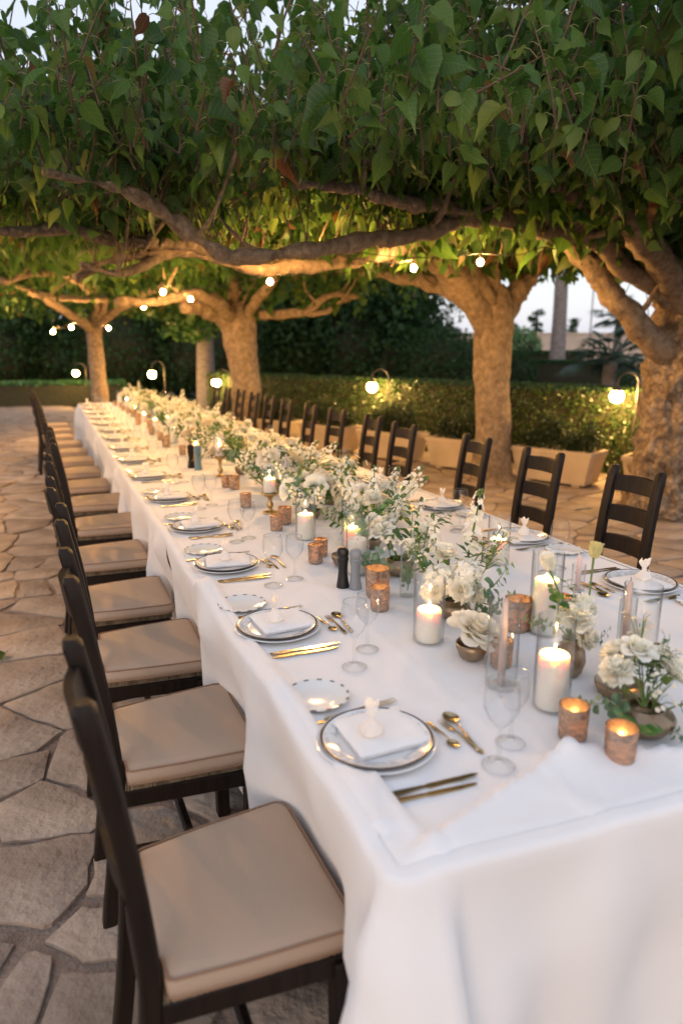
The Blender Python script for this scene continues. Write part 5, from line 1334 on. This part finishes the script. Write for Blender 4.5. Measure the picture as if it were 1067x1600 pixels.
F['ruscus'] = [sprig_mesh(s, 'leaf_sprig', .19, 15, .046, .62, 'greenleaf', False) for s in (17, 18, 19)]; F['wax'] = [wax_sprig(s) for s in (20, 21)]
F['bud'] = [bud_mesh(s) for s in (22, 23)]; F['yellow'] = [bud_mesh(24, .022, .13, 'petal_yellow')]
FN = {'rose': 'rose', 'cream': 'garden_rose', 'hyd': 'hydrangea', 'hydc': 'hydrangea', 'carn': 'carnation', 'stock': 'stock_stem', 'euca': 'eucalyptus_sprig', 'ruscus': 'leaf_sprig', 'wax': 'wax_flower', 'bud': 'flower_bud', 'yellow': 'yellow_flower'}
def fl(par, kind, pos, d, sc=1.0, stem=True):
    d = Vector(d).normalized(); q = Vector((0, 0, 1)).rotation_difference(d) @ Quaternion((0, 0, 1), random.uniform(0, 6.28))
    o = link(FN[kind], random.choice(F[kind]), par, pos); o.rotation_mode = 'QUATERNION'; o.rotation_quaternion = q; o.scale = (sc,)*3; return o
BOWL = lathe_mesh('bowl', [(0, .0), (.034, 0), (.050, .010), (.066, .032), (.0665, .042), (.060, .052), (.042, .060), (.040, .064), (.037, .063), (.040, .055), (.057, .047), (.062, .036), (.046, .014), (0, .008)], 'bowl', 32)
CUP = lathe_mesh('bowl', [(0, 0), (.022, 0), (.034, .008), (.044, .030), (.0455, .048), (.043, .048), (.041, .030), (.030, .010), (0, .006)], 'bowl', 28)
DISH_ = lathe_mesh('bowl', [(0, 0), (.035, 0), (.05, .006), (.056, .022), (.057, .03), (.054, .03), (.052, .020), (0, .008)], 'bowl', 28)
VASE = lathe_mesh('vase', [(0, 0), (.024, 0), (.034, .012), (.042, .045), (.038, .075), (.026, .092), (.024, .104), (.028, .110), (.025, .109), (.021, .102), (.022, .092), (.034, .07), (.036, .04), (0, .01)], 'bowl', 28)
def vessel(me, p, label, sc=1.0): return tag(link(me.name.split('.')[0], me, None, p, (0, 0, random.uniform(0, 6)), sc), label, 'bowl' if me is not VASE else 'vase', 'bronze flower bowls')
def arrangement(p, label, items, stems=True):
    t = thing('flower_arrangement', label, 'flowers', p, 0, 'flower arrangements along the table')
    mb = MB()
    for it in items:
        kind, pos, d, sc = it; fl(t, kind, pos, d, sc)
        q = Vector(pos); dd = Vector(d).normalized()
        if kind in ('rose', 'cream', 'hyd', 'hydc', 'carn'): q = q-dd*.06*sc
        if q.length > .05: mb.tube([(q.x*.12, q.y*.12, .012), (q.x*.45, q.y*.45, max(.03, q.z*.6)), q], .0022, 5, False)
    if mb.v: tag(mb.build('stems', M['stem'], t, 'all'), kind='stuff')
    return t
random.seed(31)
# nearest bronze bowl
vessel(BOWL, (1.175, 1.02, Z0), 'low round bronze bowl of flowers, nearest the end of the table'); vessel(DISH_, (1.256, 1.177, Z0), 'flat bronze dish behind the nearest bronze bowl', 1.05)
arrangement((1.175, 1.02, Z0+.045), 'white flowers and eucalyptus leaves in the nearest round bronze bowl', [
    ('carn', (-.045, .045, .085), (-.5, .1, 1), 1.15), ('carn', (-.012, .085, .10), (-.1, .3, 1), 1.1), ('rose', (.012, .05, .13), (0, -.2, 1), .75), ('carn', (.085, .01, .075), (.5, -.4, .8), 1.05), ('hydc', (.10, .07, .09), (.6, .1, .9), .6), ('wax', (0, -.01, .0), (.05, -.35, 1), .75), ('wax', (.03, .02, .02), (.6, .2, .9), .9),
    ('euca', (-.02, .02, .0), (-.9, .25, .45), .8), ('euca', (.04, -.02, .01), (.7, -.6, .2), .85), ('euca', (.02, 0, .03), (.35, .3, 1), .9), ('ruscus', (.03, .04, .04), (.6, .5, .9), .75), ('ruscus', (.0, -.02, .0), (-.8, -.35, .25), .75), ('euca', (.01, -.03, .0), (.25, -1, -.1), .5), ('ruscus', (.06, .05, .05), (.9, .1, .7), .7), ('wax', (.06, .08, .05), (.5, .6, 1), .9)])
vessel(CUP, (1.030, 1.495, Z0), 'small bronze cup holding one open white rose')
arrangement((1.030, 1.495, Z0+.03), 'single open white rose in a small bronze cup', [('cream', (.008, -.004, .045), (.15, -.35, 1), 1.25), ('euca', (.03, .01, .01), (.9, .2, .5), .55)])
vessel(VASE, (1.215, 1.31, Z0), 'bronze bud vase with a white carnation and tall green stems', .95)
arrangement((1.215, 1.31, Z0+.085), 'white carnations with tall budding stems in the bronze bud vase', [('carn', (.0, -.01, .07), (-.1, -.3, 1), 1.35), ('carn', (.035, .01, .085), (.4, -.1, 1), 1.15), ('carn', (.01, -.03, .03), (.3, -.9, .5), 1.0), ('yellow', (.055, .03, .10), (.35, .15, 1), .95), ('ruscus', (-.03, .03, .05), (-.25, .2, 1), .85), ('bud', (-.02, .04, .07), (-.2, .1, 1), 1.1), ('euca', (0, -.02, .02), (.8, -.6, .05), .5), ('euca', (-.02, 0, .05), (-.9, .3, .5), .6), ('ruscus', (.02, .03, .06), (.25, .35, .9), .7)])
vessel(BOWL, (1.140, 1.79, Z0), 'bronze bowl under the big white carnation cluster')
arrangement((1.140, 1.79, Z0+.045), 'large cluster of white carnations with stock and eucalyptus in a bronze bowl', [
    ('hyd', (-.05, -.01, .085), (-.4, -.4, 1), .95), ('hyd', (.035, -.03, .10), (.1, -.5, 1), .95), ('carn', (-.085, -.04, .06), (-.7, -.6, .6), 1.15), ('carn', (-.01, -.07, .065), (-.1, -.9, .6), 1.15), ('carn', (.04, -.08, .05), (.3, -1, .4), 1.0), ('carn', (.0, .03, .15), (0, 0, 1), 1.1),
    ('stock', (.09, .06, .06), (.25, .12, 1), 1.2), ('stock', (.02, .10, .05), (-.05, .2, 1), .9), ('ruscus', (.08, .02, .08), (.35, .0, 1), 1.0), ('wax', (.10, -.02, .08), (.55, -.1, 1), 1.05), ('wax', (.11, .03, .09), (.85, .05, .8), 1.1), ('wax', (-.06, .05, .07), (-.3, .3, 1), 1.0),
    ('euca', (.05, -.05, .03), (.75, -.75, .75), 1.05), ('euca', (.06, -.04, .02), (.6, -.9, .2), .95), ('euca', (.03, -.07, .0), (.35, -1, -.05), .7), ('wax', (-.01, -.07, -.01), (-.1, -1, .1), .6), ('euca', (-.02, .06, .06), (-.4, .4, 1), 1.0)])
bv = thing('bud_vase', 'slim clear bud vase with one drooping white bud', 'vase', (1.10, 2.005, Z0)); link('glass', cyl_glass(.027, .21), bv)
arrangement((1.10, 2.005, Z0+.01), 'one white flower bud on a thin stem in the slim bud vase', [('bud', (0, -.01, .05), (-.02, -.05, 1), .95)], False)
vessel(BOWL, (1.19, 2.24, Z0), 'bronze bowl of roses behind the slim bud vase'); vessel(CUP, (1.03, 2.42, Z0), 'small bronze cup beside the glass cylinders')
def filler(n, R, H, lush=1.0):
    it = []
    for k in range(n):
        a = random.uniform(0, 2*PI); r = R*math.sqrt(random.random()); z = H*(.30+.70*random.random()*(1-.5*r/R)); d = (math.cos(a)*r/R*1.1, math.sin(a)*r/R*1.1, .55+.5*random.random())
        kind = random.choices(['rose', 'cream', 'hyd', 'hydc', 'carn', 'stock', 'euca', 'ruscus', 'wax'], [4.2, 1.8, 1.5, .7, 4.0, 4.4, 6.6, 7.4, 3.8])[0]
        x, y = math.cos(a)*r, math.sin(a)*r
        sc = random.uniform(.8, 1.15)
        if kind in ('stock', 'euca', 'ruscus', 'wax'): it.append((kind, (x*.5, y*.5, z*.35), d, sc*1.08))
        else: it.append((kind, (x, y, z), d, sc*(.85 if kind in ('hyd', 'hydc') else 1)))
    return it
arrangement((1.19, 2.24, Z0+.045), 'white roses with dark green leaves and eucalyptus behind the slim bud vase', [
    ('rose', (-.06, .03, .12), (-.5, .1, 1), .9), ('rose', (-.03, .09, .13), (-.3, .2, 1), 1.0), ('bud', (.02, -.06, .05), (.1, -.5, 1), .9), ('bud', (.05, -.05, .05), (.2, -.4, 1), 1.0), ('hyd', (.10, .02, .07), (.6, -.2, 1), .75), ('carn', (.13, -.02, .05), (.9, -.3, .6), 1.0), ('stock', (.08, .06, .03), (.3, .1, 1), .85),
    ('ruscus', (.03, -.02, .05), (.25, -.3, 1), 1.1), ('ruscus', (.07, 0, .04), (.6, -.2, 1), 1.1), ('euca', (-.06, -.03, .0), (-.6, -.7, .5), .9), ('euca', (-.08, .0, .0), (-.8, -.4, .25), .9), ('euca', (.09, -.03, .06), (.4, -.3, 1), 1.0), ('euca', (0, .07, .06), (-.1, .3, 1), 1.1), ('ruscus', (.02, -.06, .0), (.1, -.9, .5), .8), ('wax', (-.05, -.02, .04), (-.4, -.5, .9), .9), ('euca', (-.02, -.06, .0), (-.3, -1, .1), .7)])
GAR = [(1.24, 2.60, 22, .17, .20), (1.38, 2.92, 24, .19, .20), (1.20, 3.22, 24, .17, .23), (1.42, 3.5, 24, .19, .22), (1.20, 3.88, 24, .18, .22), (1.38, 4.18, 24, .2, .24)]
y = 4.62; k = 0
while y < 12.0:
    GAR.append((1.22+(.12 if k % 2 else -.02)+random.uniform(-.04, .04), y, 21 if y < 8 else 20, .24, .27)); y += .44 if y < 8 else .5; k += 1
for k, (x, y, n, R, H) in enumerate(GAR):
    wh = f'{ORD[k]} behind the rose bowl' if k < 20 else ('at the very end of the far flowers' if k == len(GAR)-1 else 'next to last of the far flowers')
    vessel(BOWL if k % 2 else CUP, (x, y, Z0), f'bronze flower vessel, {wh}' if k < 20 else f'bronze flower vessel, {wh}', random.uniform(.95, 1.15))
    arrangement((x, y, Z0+.045), f'mound of white flowers and greenery, {wh}', filler(n, R, H))
# candles further along the flowers
random.seed(77)
y = 5.2; k = 0
while y < 11.9:
    votive((random.uniform(.93, 1.02), y, Z0), f'mercury glass votive by the far flowers, {ORD[k]} beyond the blue grey mill', random.uniform(.9, 1.2))
    if k % 2 == 0:
        x = random.uniform(1.0, 1.06); r_ = random.uniform(.04, .046); hh = random.uniform(.09, .14)
        hurricane((x, y+.27, Z0), r_, .22, f'glass cylinder by the far flowers, {ORD[k//2]} beyond the blue grey mill'); candle((x, y+.27, Z0+.0055), r_*.78, hh, f'lit pillar candle by the far flowers, {ORD[k//2]} beyond the blue grey mill')
    else:
        x = random.uniform(1.5, 1.58); votive((x, y+.2, Z0), f'mercury glass votive on the planter side of the far flowers, {ORD[k//2]}', 1.0)
    y += .52; k += 1
random.seed(4)
for px, py, lab in ((10, 1026, 'small green leaf fallen on the paving left of the chairs'), ):
    p = on(px, py, 0); o = link('fallen_leaf', LEAF_ME[random.randrange(7)], None, p+Vector((0, 0, .022)), (random.uniform(-.2, .2), random.uniform(-.2, .2), random.uniform(0, 6)), .085)
    tag(o, lab, 'leaf')
print('scene: table done', len(bpy.data.objects))
